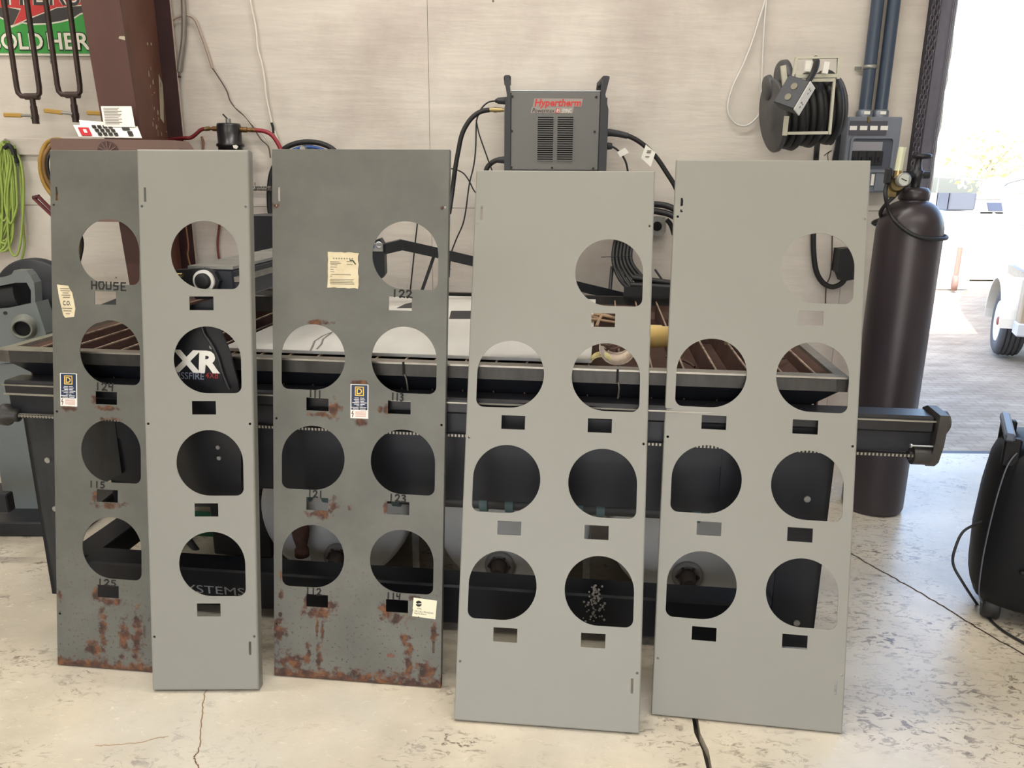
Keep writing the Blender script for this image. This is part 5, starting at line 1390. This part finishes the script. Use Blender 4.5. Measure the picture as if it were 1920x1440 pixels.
rr_ring(1587, 256, 1678, 323, .022, .010, .012, M_BOX, 'window_frame')
a_, b_ = bp_(1592, 316), bp_(1672, 261)
MB().box(((a_.x + b_.x) / 2, BY - .001, (a_.z + b_.z) / 2), (b_.x - a_.x, .004, b_.z - a_.z)).build('window_recess', mat('dark slate recess', (72, 78, 92), .5), bb_)
a_, b_ = bp_(1595, 283), bp_(1655, 266)
MB().box(((a_.x + b_.x) / 2, BY - .004, (a_.z + b_.z) / 2), (b_.x - a_.x, .006, b_.z - a_.z), bev=.002).build('latch_plate', mat('dusty grey latch', (142, 142, 150), .5), bb_)
a_, b_ = bp_(1590, 310), bp_(1656, 284); wk = (b_.x - a_.x) / 4
for k in range(4):
    br = MB().box((a_.x + wk * (k + .5), BY - .004, (a_.z + b_.z) / 2), (wk * .92, .010, b_.z - a_.z), bev=.002).build('breaker', M_BLACK, bb_)
    MB().box((a_.x + wk * (k + .5), BY - .012, a_.z + (b_.z - a_.z) * .45), (wk * .3, .010, .018), bev=.002).build('toggle', M_DKSTEEL, br)
a_, b_ = bp_(1591, 253), bp_(1664, 227)
ip = MB().box(((a_.x + b_.x) / 2, BY - .002, (a_.z + b_.z) / 2), (b_.x - a_.x, .004, b_.z - a_.z)).build('index_plate', mat('dark index plate', (74, 74, 84), .5), bb_)
for k in range(4):
    q = bp_(1600 + k * 19.3, 240, .0048); MB().box(q, (.033, .0012, .018)).build('index_card', M_WHITE, ip)
q = bp_(1629, 224, .004); MB().box(q, (.012, .008, .026), bev=.002).build('cover_latch', M_BRASS, bb_)
a_, b_ = bp_(1637, 358), bp_(1683, 324)
MB().box(((a_.x + b_.x) / 2, BY - .003, (a_.z + b_.z) / 2), (b_.x - a_.x, .006, b_.z - a_.z), bev=.002).build('lower_cover', M_BOX, bb_)
q = bp_(1636, 337, .008); MB().box(q, (.014, .002, .05)).build('small_label', M_WHITE, bb_)
M_CON = mat('dark blue grey conduit', (62, 74, 92), .35, .1)
for i, (xa, xb, lab) in enumerate(((1613, 1634, 'dark conduit with a strap, left of the pair above the breaker box'), (1643, 1664, 'dark conduit without a strap, right of the pair above the breaker box'))):
    cdt = thing('conduit', lab, 'conduit', V((bp_((xa + xb) / 2, 207).x, WY - .05, bp_(xa, 218).z)), 'conduits above the breaker box')
    xc = pY((xa + xb) / 2, 190, WY - .05).x; r_ = .027; zb2 = bp_(xa, 205).z
    MB().cyl((xc, WY - .05, zb2), (xc, WY - .05, 4.2), r_, n=18).build('pipe', M_CON, cdt)
    MB().lathe([(.036, 0), (.036, .025), (.030, .034), (.028, .034)], (xc, WY - .05, zt), Z3, 20).build('box_connector', mat('pale grey connector', (118, 124, 136), .4, .4), cdt)
    q = V((xc - .004, WY - .085, zt + .018)); MB().box(q, (.026, .006, .014)).build('connector_label', M_WHITE, cdt)
    if i == 0:
        zs_ = pY(1625, 126, WY - .05).z
        MB().lathe([(.0285, -.008), (.030, -.008), (.030, .008), (.0285, .008)], (xc, WY - .05, zs_), Z3, 20).box((xc - .036, WY - .012, zs_), (.03, .004, .014)).build('strap', M_GALV, cdt)
MB_t = MB().box((pY(1639, 100, WY - .02).x, WY - .015, 2.9), (.02, .03, 2.6))
tag(MB_t.build('conduit_channel', M_GALV), 'narrow grey channel between the two conduits', 'channel')
# drop cord and black plug box seen through the right hand clean panel
dc = thing('drop_cord', 'thick black cord hooking under into a black plug box on the wall', 'cord', wp(1550, 545))
q = pY(1528, 300, WY - .03)
MB().tube(catmull([pY(1534, 262, RY), pY(1531, 285, WY - .04), pY(1528, 340, WY - .035), pY(1525, 440, WY - .035), pY(1526, 480, WY - .035), pY(1531, 510, WY - .035), pY(1543, 530, WY - .035), pY(1560, 538, WY - .035), pY(1577, 532, WY - .035), pY(1586, 520, WY - .04)], 6), .0125, 8).build('cord', M_RUBBER, dc)
a_ = [pY(x, y, WY - .05) for x, y in ((1571, 466), (1592, 464), (1600, 490), (1600, 522), (1577, 526), (1572, 512), (1566, 508))]
MB().prism([(p.x, p.z) for p in a_], (0, WY - .06, 0), X3, Z3, Y3, -.02, .055).build('plug_box', M_BLACK, dc)
cable('wall_crack', 'thin brown crack running straight down the wall behind the plug box', [wp(1561, 400, .006), wp(1560, 470, .006), wp(1557, 515, .006), wp(1549, 540, .006), wp(1548, 600, .006)], .003, mat('thin brown crack', (84, 62, 56), .6), n=5)  # thin tube drawn along the dark crack in the wall

# ------------------------------------------------------------------ door chain
ch = thing('door_chain', 'steel pull chain hanging in two strands along the door jamb', 'chain', (1.86, WY - .07, .9))
lk = MB(); L_, r_ = .013, .0075
pts = [V((r_ * math.cos(a), 0, (L_ - r_) + r_ * math.sin(a))) for a in [PI * i / 6 for i in range(7)]] + [V((r_ * math.cos(a), 0, -(L_ - r_) + r_ * math.sin(a))) for a in [PI + PI * i / 6 for i in range(7)]]
CXh = pY(1740, 100, WY - .07).x
lk.tube([p + V((CXh, WY - .07, 0)) for p in pts], .0021, 5, True)
M_CHAIN = mat('dull steel chain', (104, 100, 108), .4, .6)
first = None
for st in (0, 1):
    for i in range(64):
        z = 2.42 - i * .0205
        if st == 1 and z < 1.20: continue
        xo = st * .028 - (.004 if st == 0 else .004) + (2.42 - z) * (.003 if st == 0 else -.012)
        if first is None:
            first = lk.build('link', M_CHAIN, ch); base0 = V((0, 0, z)); first.location = (xo, 0, z); continue
        c = first.copy(); COL.objects.link(c); c.parent = ch; c.location = (xo, 0, z)
        if i % 2:
            # turned link: rotate about its own vertical axis
            o = V((CXh, WY - .07, 0)) - WLOC[ch.name]
            c.rotation_euler = (0, 0, PI / 2)
            c.location = V((xo, 0, z)) + V((o.x, o.y, 0)) - Matrix.Rotation(PI / 2, 3, 'Z') @ V((o.x, o.y, 0))

# ------------------------------------------------------------------ gas cylinder
GX, GYc, GR = 1.555, 3.075, .122
gcy = thing('gas_cylinder', 'tall dark brown gas cylinder with regulator standing by the open door', 'gas cylinder', (GX, GYc, 0))
M_CYL = mat('dark purple brown enamel', (56, 48, 53), .36, .1, var=.2, vscale=6, stretch=(1, 1, .3))
zn = pY(1725, 352, GYc).z
prof = [(.10, 0), (.116, .004), (GR, .02), (GR, 1.16)]
for k in range(1, 9):
    a = PI / 2 * k / 8.6
    prof.append((.040 + (GR - .040) * math.cos(a), 1.16 + .125 * math.sin(a)))
prof += [(.052, 1.288), (.056, 1.292), (.056, 1.318), (.046, 1.332), (.02, 1.336)]
MB().lathe(prof, (GX, GYc, 0), Z3, 48).build('body', M_CYL, gcy)
zv = 1.336
vlv = MB().lathe([(.018, 0), (.020, .03), (.024, .035), (.024, .06), (.016, .065), (.012, .09), (.012, .11)], (GX, GYc, zv), Z3, 16).cyl((GX - .02, GYc, zv + .045), (GX + .045, GYc, zv + .045), .014, n=12).build('valve', M_BLACK, gcy)
MB().lathe([(.030, 0), (.036, .004), (.036, .014), (.028, .018)], (GX + .01, GYc, zv + .105), Z3, 14).build('hand_wheel', M_DKSTEEL, vlv)
rg = thing('regulator', 'brass gas regulator with round gauge and clear flow tube on the gas cylinder', 'regulator', (GX - .09, GYc - .02, zv))
gq = pY(1690, 338, GYc - .07)
MB().cyl((GX - .02, GYc - .01, zv + .045), (gq.x + .01, GYc - .02, gq.z), .012, n=12).cyl((GX - .035, GYc - .012, zv + .044), (GX - .055, GYc - .013, zv + .043), .018, n=6).build('inlet', M_DKSTEEL, rg)
MB().lathe([(.030, 0), (.032, .02), (.026, .028)], (gq.x - .005, GYc - .03, gq.z - .012), V((0, -1, 0)), 20).box((gq.x - .014, GYc - .025, gq.z - .045), (.036, .036, .04), bev=.004).build('body', M_BRASS, rg)
gg = MB().lathe([(.024, 0), (.026, .003), (.026, .02), (.023, .022)], gq + V((.002, .0, .002)), V((-.1, -1, 0)), 28).build('gauge', M_GALV, rg)
MB().cyl(gq + V((0, -.0225, .002)), gq + V((0, -.0235, .002)), .021, n=24).build('gauge_dial', mat('pale gauge dial', (186, 190, 184), .4), gg)
MB().box(gq + V((-.002, -.025, .002)), (.022, .001, .003), Matrix.Rotation(.4, 3, 'Y')).build('needle', M_INK, gg)
ft0, ft1 = pY(1683, 324, GYc - .06), pY(1692, 276, GYc - .06)
M_FLOW = mat('cloudy clear flow tube', (226, 228, 196), .25, trans=.25)
MB().cyl(ft0, ft1, .0135, .0135, n=16).build('flow_tube', M_FLOW, rg)
MB().cyl(ft0 + (ft1 - ft0) * .05, ft0 + (ft1 - ft0) * .85, .0042, n=8).build('flow_scale', M_GREYINK, rg)
MB().cyl(ft0 - Z3 * .02, ft0 + Z3 * .008, .017, n=8).build('tube_base', M_BRASS, rg)
MB().box(pY(1665, 330, GYc - .05), (.022, .03, .06), bev=.006).cyl(pY(1665, 334, GYc - .05), pY(1682, 335, GYc - .05), .009, n=8).build('hose_elbow', M_BLACK, rg)
gh = [pY(1663, 345, GYc - .05), pY(1660, 365, GYc - .08), V((GX - .118, GYc - .07, 1.24)), V((GX - .095, GYc - .10, 1.20)), V((GX - .05, GYc - .125, 1.165)), V((GX, GYc - .134, 1.15)), V((GX + .06, GYc - .12, 1.147)), V((GX + .11, GYc - .075, 1.15)), V((GX + .133, GYc + .02, 1.155)), V((GX + .06, GYc + .125, 1.165)), V((GX - .09, GYc + .11, 1.19)), pY(1652, 410, GYc + .04), pY(1651, 398, GYc), pY(1662, 382, GYc - .03), pY(1680, 365, GYc - .03), pY(1697, 342, GYc + .02)]
cable('gas_hose', 'black gas hose wrapped around the shoulder of the gas cylinder', gh, .0075, cat='hose')

# ------------------------------------------------------------------ black moulded case at the right edge
bc = thing('wheeled_case', 'black moulded plastic wheeled case with a top handle standing on the floor', 'case', (1.75, 2.3, 0))
M_CASEP = mat('black moulded plastic', (14, 15, 19), .55, var=.15, vscale=6, spec=.25)
ez_ = V((math.cos(-.5), math.sin(-.5), 0)); ey_ = V((-ez_.y, ez_.x, 0))
cc = V((1.762, 2.21, 0))
def case_ring(hw, hd, z, n=32, ex_=4.0):
    out = []
    for i in range(n):
        a = 2 * PI * i / n; ca, sa = math.cos(a), math.sin(a)
        out.append(cc + ez_ * (hw * math.copysign(abs(ca) ** (2 / ex_), ca)) + ey_ * (hd * math.copysign(abs(sa) ** (2 / ex_), sa)) + Z3 * z)
    return out
prof_ = [(.20, .15, .06), (.245, .18, .075), (.262, .195, .12), (.268, .20, .25), (.262, .195, .40), (.250, .185, .51), (.236, .172, .555), (.215, .15, .58), (.12, .09, .59)]
mb = MB(); n_ = 32; vs = []
for h_, d_, z in prof_: vs += case_ring(h_, d_, z)
mb.add(vs, [(k * n_ + i, k * n_ + (i + 1) % n_, (k + 1) * n_ + (i + 1) % n_, (k + 1) * n_ + i) for k in range(len(prof_) - 1) for i in range(n_)], True)
mb.add(vs[:n_], [tuple(range(n_))]); mb.add(vs[-n_:], [tuple(range(n_))]); mb.build('shell', M_CASEP, bc)
mb = MB(); pts = []
for h_, d_, z in prof_[1:-1]:
    pts.append(cc - ez_ * (h_ * .90) - ey_ * (d_ * .93) + Z3 * z)
mb.tube(catmull(pts, 4), .0022, 6); mb.build("seam_bead", mat('worn plastic edge', (84, 88, 98), .35), bc)
h0 = cc - ez_ * .225 + ey_ * .085 + Z3 * .620; h1 = cc - ez_ * .225 - ey_ * .145 + Z3 * .620
hd_ = (h1 - h0); hl = hd_.length; hd_.normalize()
MB().box((h0 + h1) / 2 + Z3 * .0, (hl + .03, .028, .026), rotM(hd_, Z3.cross(hd_).normalized(), hd_.cross(Z3.cross(hd_).normalized())), .006).build('top_handle', mat('grey black handle', (70, 76, 90), .4), bc)
MB().box(h1 + ez_ * .012 + ey_ * .012 - Z3 * .05, (.045, .03, .09), rotM(ez_, ey_, Z3), .005).build('handle_post', M_CASEP, bc)
MB().box(h0 + ez_ * .012 - ey_ * .012 - Z3 * .05, (.045, .03, .09), rotM(ez_, ey_, Z3), .005).build('handle_post', M_CASEP, bc)
g0 = cc - ey_ * .205 - ez_ * .06 + Z3 * .22
MB().box(g0, (.17, .02, .012), rotM(ez_, ey_, Z3), .004).build('pressed_rib', M_CASEP, bc)
MB().box(g0 + ez_ * .05 - Z3 * .05, (.08, .012, .05), rotM(ez_, ey_, Z3), .005).build('recessed_grip', mat('grip grey', (48, 50, 58), .4), bc)
for sgn in (-1, 1):
    q = cc + ez_ * (.19 * sgn) - ey_ * .10 + Z3 * .05
    MB().lathe([(.02, -.025), (.045, -.025), (.050, -.018), (.050, .018), (.045, .025), (.02, .025)], q, ez_, 24).build('wheel', M_RUBBER, bc)
MB().box(cc + ey_ * .12 + Z3 * .03, (.3, .05, .06), rotM(ez_, ey_, Z3), .008).build('rear_foot', M_CASEP, bc)
wl = V(cc - ez_ * .25 - ey_ * .12 + Z3 * .33)
cable('case_lead', 'thin black lead looping from the black case onto the floor', [wl, pY(1808, 995, 2.25), pY(1792, 1025, 2.22), pY(1787, 1057, 2.2), pY(1805, 1092, 2.17), pZ(1830, 1130, .006), pZ(1850, 1155, .006), pZ(1880, 1182, .006), pZ(1925, 1208, .006), pZ(1990, 1240, .006)], .0042, n=6)

# ------------------------------------------------------------------ outside: boat on a trailer
WC = pZ(1882, 664, 0); WC = V((WC.x, WC.y, 0))
BD = V((.40, .916, 0)).normalized(); BL = V((-BD.y, BD.x, 0))       # forward along the trailer, and to its left
tlr = thing('boat_trailer', 'galvanised boat trailer with a white wheel and fender standing in the yard', 'trailer', WC)
TR = .27
wcen = WC + Z3 * TR
M_TYRE = mat('dusty tyre rubber', (84, 84, 88), .8, var=.2, vscale=20)
MB().lathe([(.15, -.06), (.17, -.085), (.235, -.09), (.262, -.075), (TR, -.05), (TR, .05), (.262, .075), (.235, .09), (.17, .085), (.15, .06)], wcen, BL, 40).build('tyre', M_TYRE, tlr)
for k in (-.05, -.017, .017, .05):
    MB().torus(wcen + BL * k, BL, TR - .001, .006, 40, 5).build('tread_groove', M_INK, tlr)
M_RIM = mat('white painted rim', (220, 224, 222), .4)
rim = MB().lathe([(.165, .078), (.160, .086), (.148, .078), (.140, .04), (.09, .03), (.085, .045), (.03, .045)], wcen, BL, 36).build('rim', M_RIM, tlr)
for k in range(5):
    a = 2 * PI * k / 5
    q = wcen + BL * .033 + BD * (.112 * math.cos(a)) + Z3 * (.112 * math.sin(a)); MB().cyl(q, q + BL * .004, .016, n=10).build('rim_hole', M_INK, rim)
    q = wcen + BL * .045 + BD * (.055 * math.cos(a + .6)) + Z3 * (.055 * math.sin(a + .6)); MB().cyl(q, q + BL * .015, .010, n=6).build('lug_nut', mat('rusty lug', (128, 84, 74), .7), rim)
MB().lathe([(.034, .045), (.034, .085), (.02, .09)], wcen, BL, 16).build('hub_cap', mat('rusty hub', (150, 92, 80), .7), tlr)
# fender: arched sheet with a skirt
mb = MB(); out = []; N_ = 16
for i in range(N_ + 1):
    a = PI * (-.02 + 1.02 * i / N_)
    for w_ in (-.13, .13): out.append(wcen + BD * (.36 * math.cos(a)) + Z3 * (.34 * math.sin(a) + .0) + BL * w_)
for i in range(N_ + 1):
    a = PI * (-.02 + 1.02 * i / N_)
    for w_ in (-.13, .13): out.append(wcen + BD * (.37 * math.cos(a)) + Z3 * (.355 * math.sin(a)) + BL * w_)
h_ = (N_ + 1) * 2
fs = [(2 * i, 2 * i + 1, 2 * i + 3, 2 * i + 2) for i in range(N_)] + [(h_ + 2 * i, h_ + 2 * i + 1, h_ + 2 * i + 3, h_ + 2 * i + 2) for i in range(N_)]
fs += [(2 * i + k, 2 * i + 2 + k, h_ + 2 * i + 2 + k, h_ + 2 * i + k) for i in range(N_) for k in (0, 1)]
M_TRW = mat('white trailer paint', (226, 222, 210), .5)
mb.add(out, fs, False); mb.build('fender', M_TRW, tlr)
MB().box(wcen - BD * .46 + Z3 * .22 - BL * .12, (.14, .30, .34), rotM(BD, BL, Z3), .01).build('step_box', mat('tan step plate', (176, 160, 138), .6), tlr)
MB().box(wcen - BD * .46 + Z3 * .02 - BL * .12, (.16, .32, .10), rotM(BD, BL, Z3), .01).build('step_bumper', mat('pale aluminium', (206, 210, 216), .4, .3), tlr)
cen = wcen - BL * .85
for sgn in (.45, -.45):
    q = cen + BL * sgn + BD * 1.0 + Z3 * .16
    MB().box(q, (3.6, .06, .09), rotM(BD, BL, Z3)).build('frame_rail', M_GALV, tlr)
MB().cyl(wcen - BL * .1, cen - BL * .75, .025, n=10).build('axle', M_GALV, tlr)
MB().box(cen + BD * 3.2 + Z3 * .16, (1.4, .07, .09), rotM(BD, BL, Z3)).build('tongue', M_GALV, tlr)
jk = pZ(1788, 545, 0); jk = V((jk.x, jk.y, 0))
MB().cyl(jk + Z3 * .10, jk + Z3 * .55, .03, n=10).build('jack_post', mat('rusty jack', (150, 120, 108), .7), tlr)
MB().lathe([(.03, -.03), (.10, -.03), (.10, .03), (.03, .03)], jk + Z3 * .10, BL, 20).build('jack_wheel', mat('brown jack wheel', (140, 110, 100), .7), tlr)
far = MB().lathe([(.15, -.06), (.235, -.09), (TR, -.05), (TR, .05), (.235, .09), (.15, .06)], cen - BL * .8, BL, 32).build('tyre', M_TYRE, tlr)
# aluminium boat hull lofted along the trailer
bt = thing('jon_boat', 'pale aluminium fishing boat sitting on the trailer outside the door', 'boat', cen + Z3 * .4)
M_HULL = mat('pale boat aluminium', (214, 212, 204), .45, .2, var=.06, vscale=3)
sta = [(-.9, .78, .72, .40, 1.02), (0, .80, .72, .40, 1.0), (1.2, .80, .70, .40, 1.0), (2.4, .74, .58, .44, 1.02), (3.2, .58, .36, .56, 1.07), (3.7, .34, .16, .72, 1.12)]
def loft(inset, zup, nm, m_):
    mb = MB(); vs = []
    for (x, wt, wb_, zk, zt2) in sta:
        o = cen + BD * x
        vs += [o + BL * (wt - inset) + Z3 * (zt2 + zup), o + BL * (wb_ - inset) + Z3 * (zk + inset), o - BL * (wb_ - inset) + Z3 * (zk + inset), o - BL * (wt - inset) + Z3 * (zt2 + zup)]
    fs = [(k * 4 + i, k * 4 + i + 1, k * 4 + 5 + i, k * 4 + 4 + i) for k in range(len(sta) - 1) for i in range(3)] + [(0, 1, 2, 3), tuple(len(vs) - 4 + i for i in range(4))]
    return mb.add(vs, fs).build(nm, m_, bt)
loft(0, 0, 'hull', M_HULL); loft(.03, -.005, 'inner_liner', mat('grey boat liner', (170, 172, 172), .6))
for sgn in (1, -1):
    MB().tube([cen + BD * x + BL * (wt * sgn) + Z3 * (z + .01) for (x, wt, wb_, zk, z) in sta], .022, 8).build('gunwale', M_HULL, bt)
for x in (.15, 1.5):
    MB().box(cen + BD * x + Z3 * .80, (.45, 1.36, .34), rotM(BD, BL, Z3)).build('bench_seat', mat('grey bench', (176, 178, 178), .6), bt)
MB().box(cen + BD * 2.9 + Z3 * .98, (1.1, .9, .03), rotM(BD, BL, Z3)).build('bow_deck', M_HULL, bt)
MB().tube([cen + BL * .80 + BD * x + Z3 * .72 for x in (-.9, 0, 1.2)] + [cen + BL * .755 + BD * 2.4 + Z3 * .76], .015, 6).build('spray_rail', M_HULL, bt)
# console with dark locker, wheel, crate and rods in the boat behind
b2 = thing('second_boat', 'grey aluminium boat with a dark locker opening parked behind the trailer', 'boat', pZ(1880, 470, 0))
c = pY(1872, 387, 11.0)
MB().box(c + V((.6, .3, 0)), (2.6, .6, .20)).build('side_panel', mat('grey boat side', (176, 176, 172), .6), b2)
MB().prism([(-.19, .05), (.19, .05), (.15, -.06), (-.15, -.06)], c + V((.02, -.001, .0)), X3, Z3, -Y3, 0, .012).build('locker_opening', mat('dark locker', (66, 76, 96), .6), b2)
MB().box(c + V((.6, .35, -.55)), (2.4, .7, .94)).build('hull', M_HULL, b2)
MB().tube([c + V((-.7, 0, .11)), c + V((.6, 0, .115)), c + V((1.9, 0, .11))], .02, 8).build('gunwale', M_HULL, b2)
cs = pY(1814, 386, 10.6)
swl = thing('steering_wheel', 'white boat steering wheel beside the dark locker', 'steering wheel', cs)
MB().torus(cs, (0, 1, .15), .085, .016, 24, 8).build('wheel_rim', M_WHITE, swl)
for k in range(3):
    a = PI / 2 + k * 2 * PI / 3
    MB().cyl(cs, cs + V((math.cos(a) * .08, 0, math.sin(a) * .08)), .014, n=8).build('spoke', M_WHITE, swl)
MB().cyl(cs, cs + V((.0, .45, -.02)), .02, n=8).build('steering_shaft', M_GALV, swl)
ck = pY(1792, 377, 10.2)
crt = thing('dark_crate', 'dark grey open crate standing at the rear of the boat', 'crate', ck - Z3 * .12)
for (dx, dy, w_, d_) in ((-.16, 0, .02, .3), (.16, 0, .02, .3), (0, -.14, .34, .02), (0, .14, .34, .02)):
    MB().box(ck + V((dx, dy, 0)), (w_, d_, .20)).build('crate_side', mat('slate crate', (92, 98, 108), .6), crt)
MB().box(ck - Z3 * .10, (.32, .28, .02)).build('crate_bottom', mat('slate crate base', (80, 86, 96), .6), crt)
MB().box(ck + V((0, .1, -.62)), (.5, .5, 1.0)).build('crate_stand', M_HULL, crt)
rod = thing('fishing_rod_rail', 'long thin pale rail stretched over the boats', 'rail', pY(1800, 336, 11.5))
MB().cyl(pY(1752, 332, 11.5), pY(1850, 338, 11.5), .014, n=8).build('rail', mat('grey rail', (150, 150, 150), .5), rod)
for px in (1760, 1840): MB().cyl(pY(px, 334, 11.5), V((pY(px, 334, 11.5).x, 11.5, -.02)), .012, n=6).build('rail_post', M_GALV, rod)
ot = thing('outboard_motor', 'white outboard motor cowl standing among the boats', 'outboard motor', pY(1865, 360, 12))
c = pY(1866, 352, 12.0)
MB().lathe([(.05, -.16), (.16, -.14), (.19, -.02), (.17, .10), (.09, .15), (.001, .16)], c, Z3, 20).build('cowl', M_WHITE, ot)
MB().box(c + V((0, 0, -.75)), (.14, .2, 1.2), bev=.02).build('leg', M_WHITE, ot)
st_ = thing('swivel_chair', 'folded grey boat chair upright at the right edge of the doorway view', 'chair', pY(1898, 352, 11.5))
c = pY(1898, 344, 11.5)
MB().prism([(-.09, -.10), (.06, -.12), (.10, -.02), (.09, .17), (.05, .16), (-.02, .0)], c, X3, Z3, Y3, -.15, .15).build('backrest', mat('grey seat vinyl', (120, 120, 126), .6), st_)
MB().cyl(c - Z3 * .1, V((c.x, c.y, -.02)), .04, n=10).build('pedestal', M_GALV, st_)

# ------------------------------------------------------------------ outside: pale foliage beyond the yard
def foliage(label, px, py, Y, sx, sz, nleaf, m_, seed):
    rnd = random.Random(seed)
    c = pY(px, py, Y)
    root = thing('tree', label, 'tree', V((c.x, Y, -.02)), 'trees beyond the yard')
    mb = MB()
    for i in range(nleaf):
        a = rnd.uniform(0, 2 * PI); u_ = rnd.uniform(-1, 1); r_ = rnd.random() ** .5
        q = c + V((sx * r_ * math.cos(a) * math.sqrt(1 - u_ * u_), sx * r_ * math.sin(a) * math.sqrt(1 - u_ * u_), sz * u_ * r_))
        s_ = rnd.uniform(.05, .12)
        e1 = V((rnd.uniform(-1, 1), rnd.uniform(-1, 1), rnd.uniform(-1, 1))).normalized(); e2 = e1.cross(V((rnd.uniform(-1, 1), rnd.uniform(-1, 1), rnd.uniform(-1, 1)))).normalized()
        mb.add([q - e1 * s_, q + e2 * s_ * .5, q + e1 * s_, q - e2 * s_ * .5], [(0, 1, 2, 3)])
    o = mb.build('foliage', m_, root); o['kind'] = 'stuff'
    MB().cyl((c.x, Y, -.02), c, .06, .03, n=8).build('trunk', mat('pale bark', (150, 140, 126), .8), root)
    for k in range(5):
        a = rnd.uniform(0, 2 * PI); b_ = c + V((sx * .7 * math.cos(a), sx * .7 * math.sin(a), sz * rnd.uniform(.1, .8)))
        MB().cyl(c - Z3 * sz * .3, b_, .02, .006, n=6).build('branch', mat('pale bark', (150, 140, 126), .8), root)
M_LEAF = mat('glare pale leaves', (206, 214, 150), .6, var=.2, vscale=3)  # leaf colour paled to stand in for glare and haze
foliage('small pale tree straight beyond the open door, tallest in view', 1858, 300, 22, 1.2, 1.0, 500, M_LEAF, 1)
foliage('low pale yellow green bush at the right beyond the yard', 1905, 318, 24, .8, .5, 250, M_LEAF, 2)
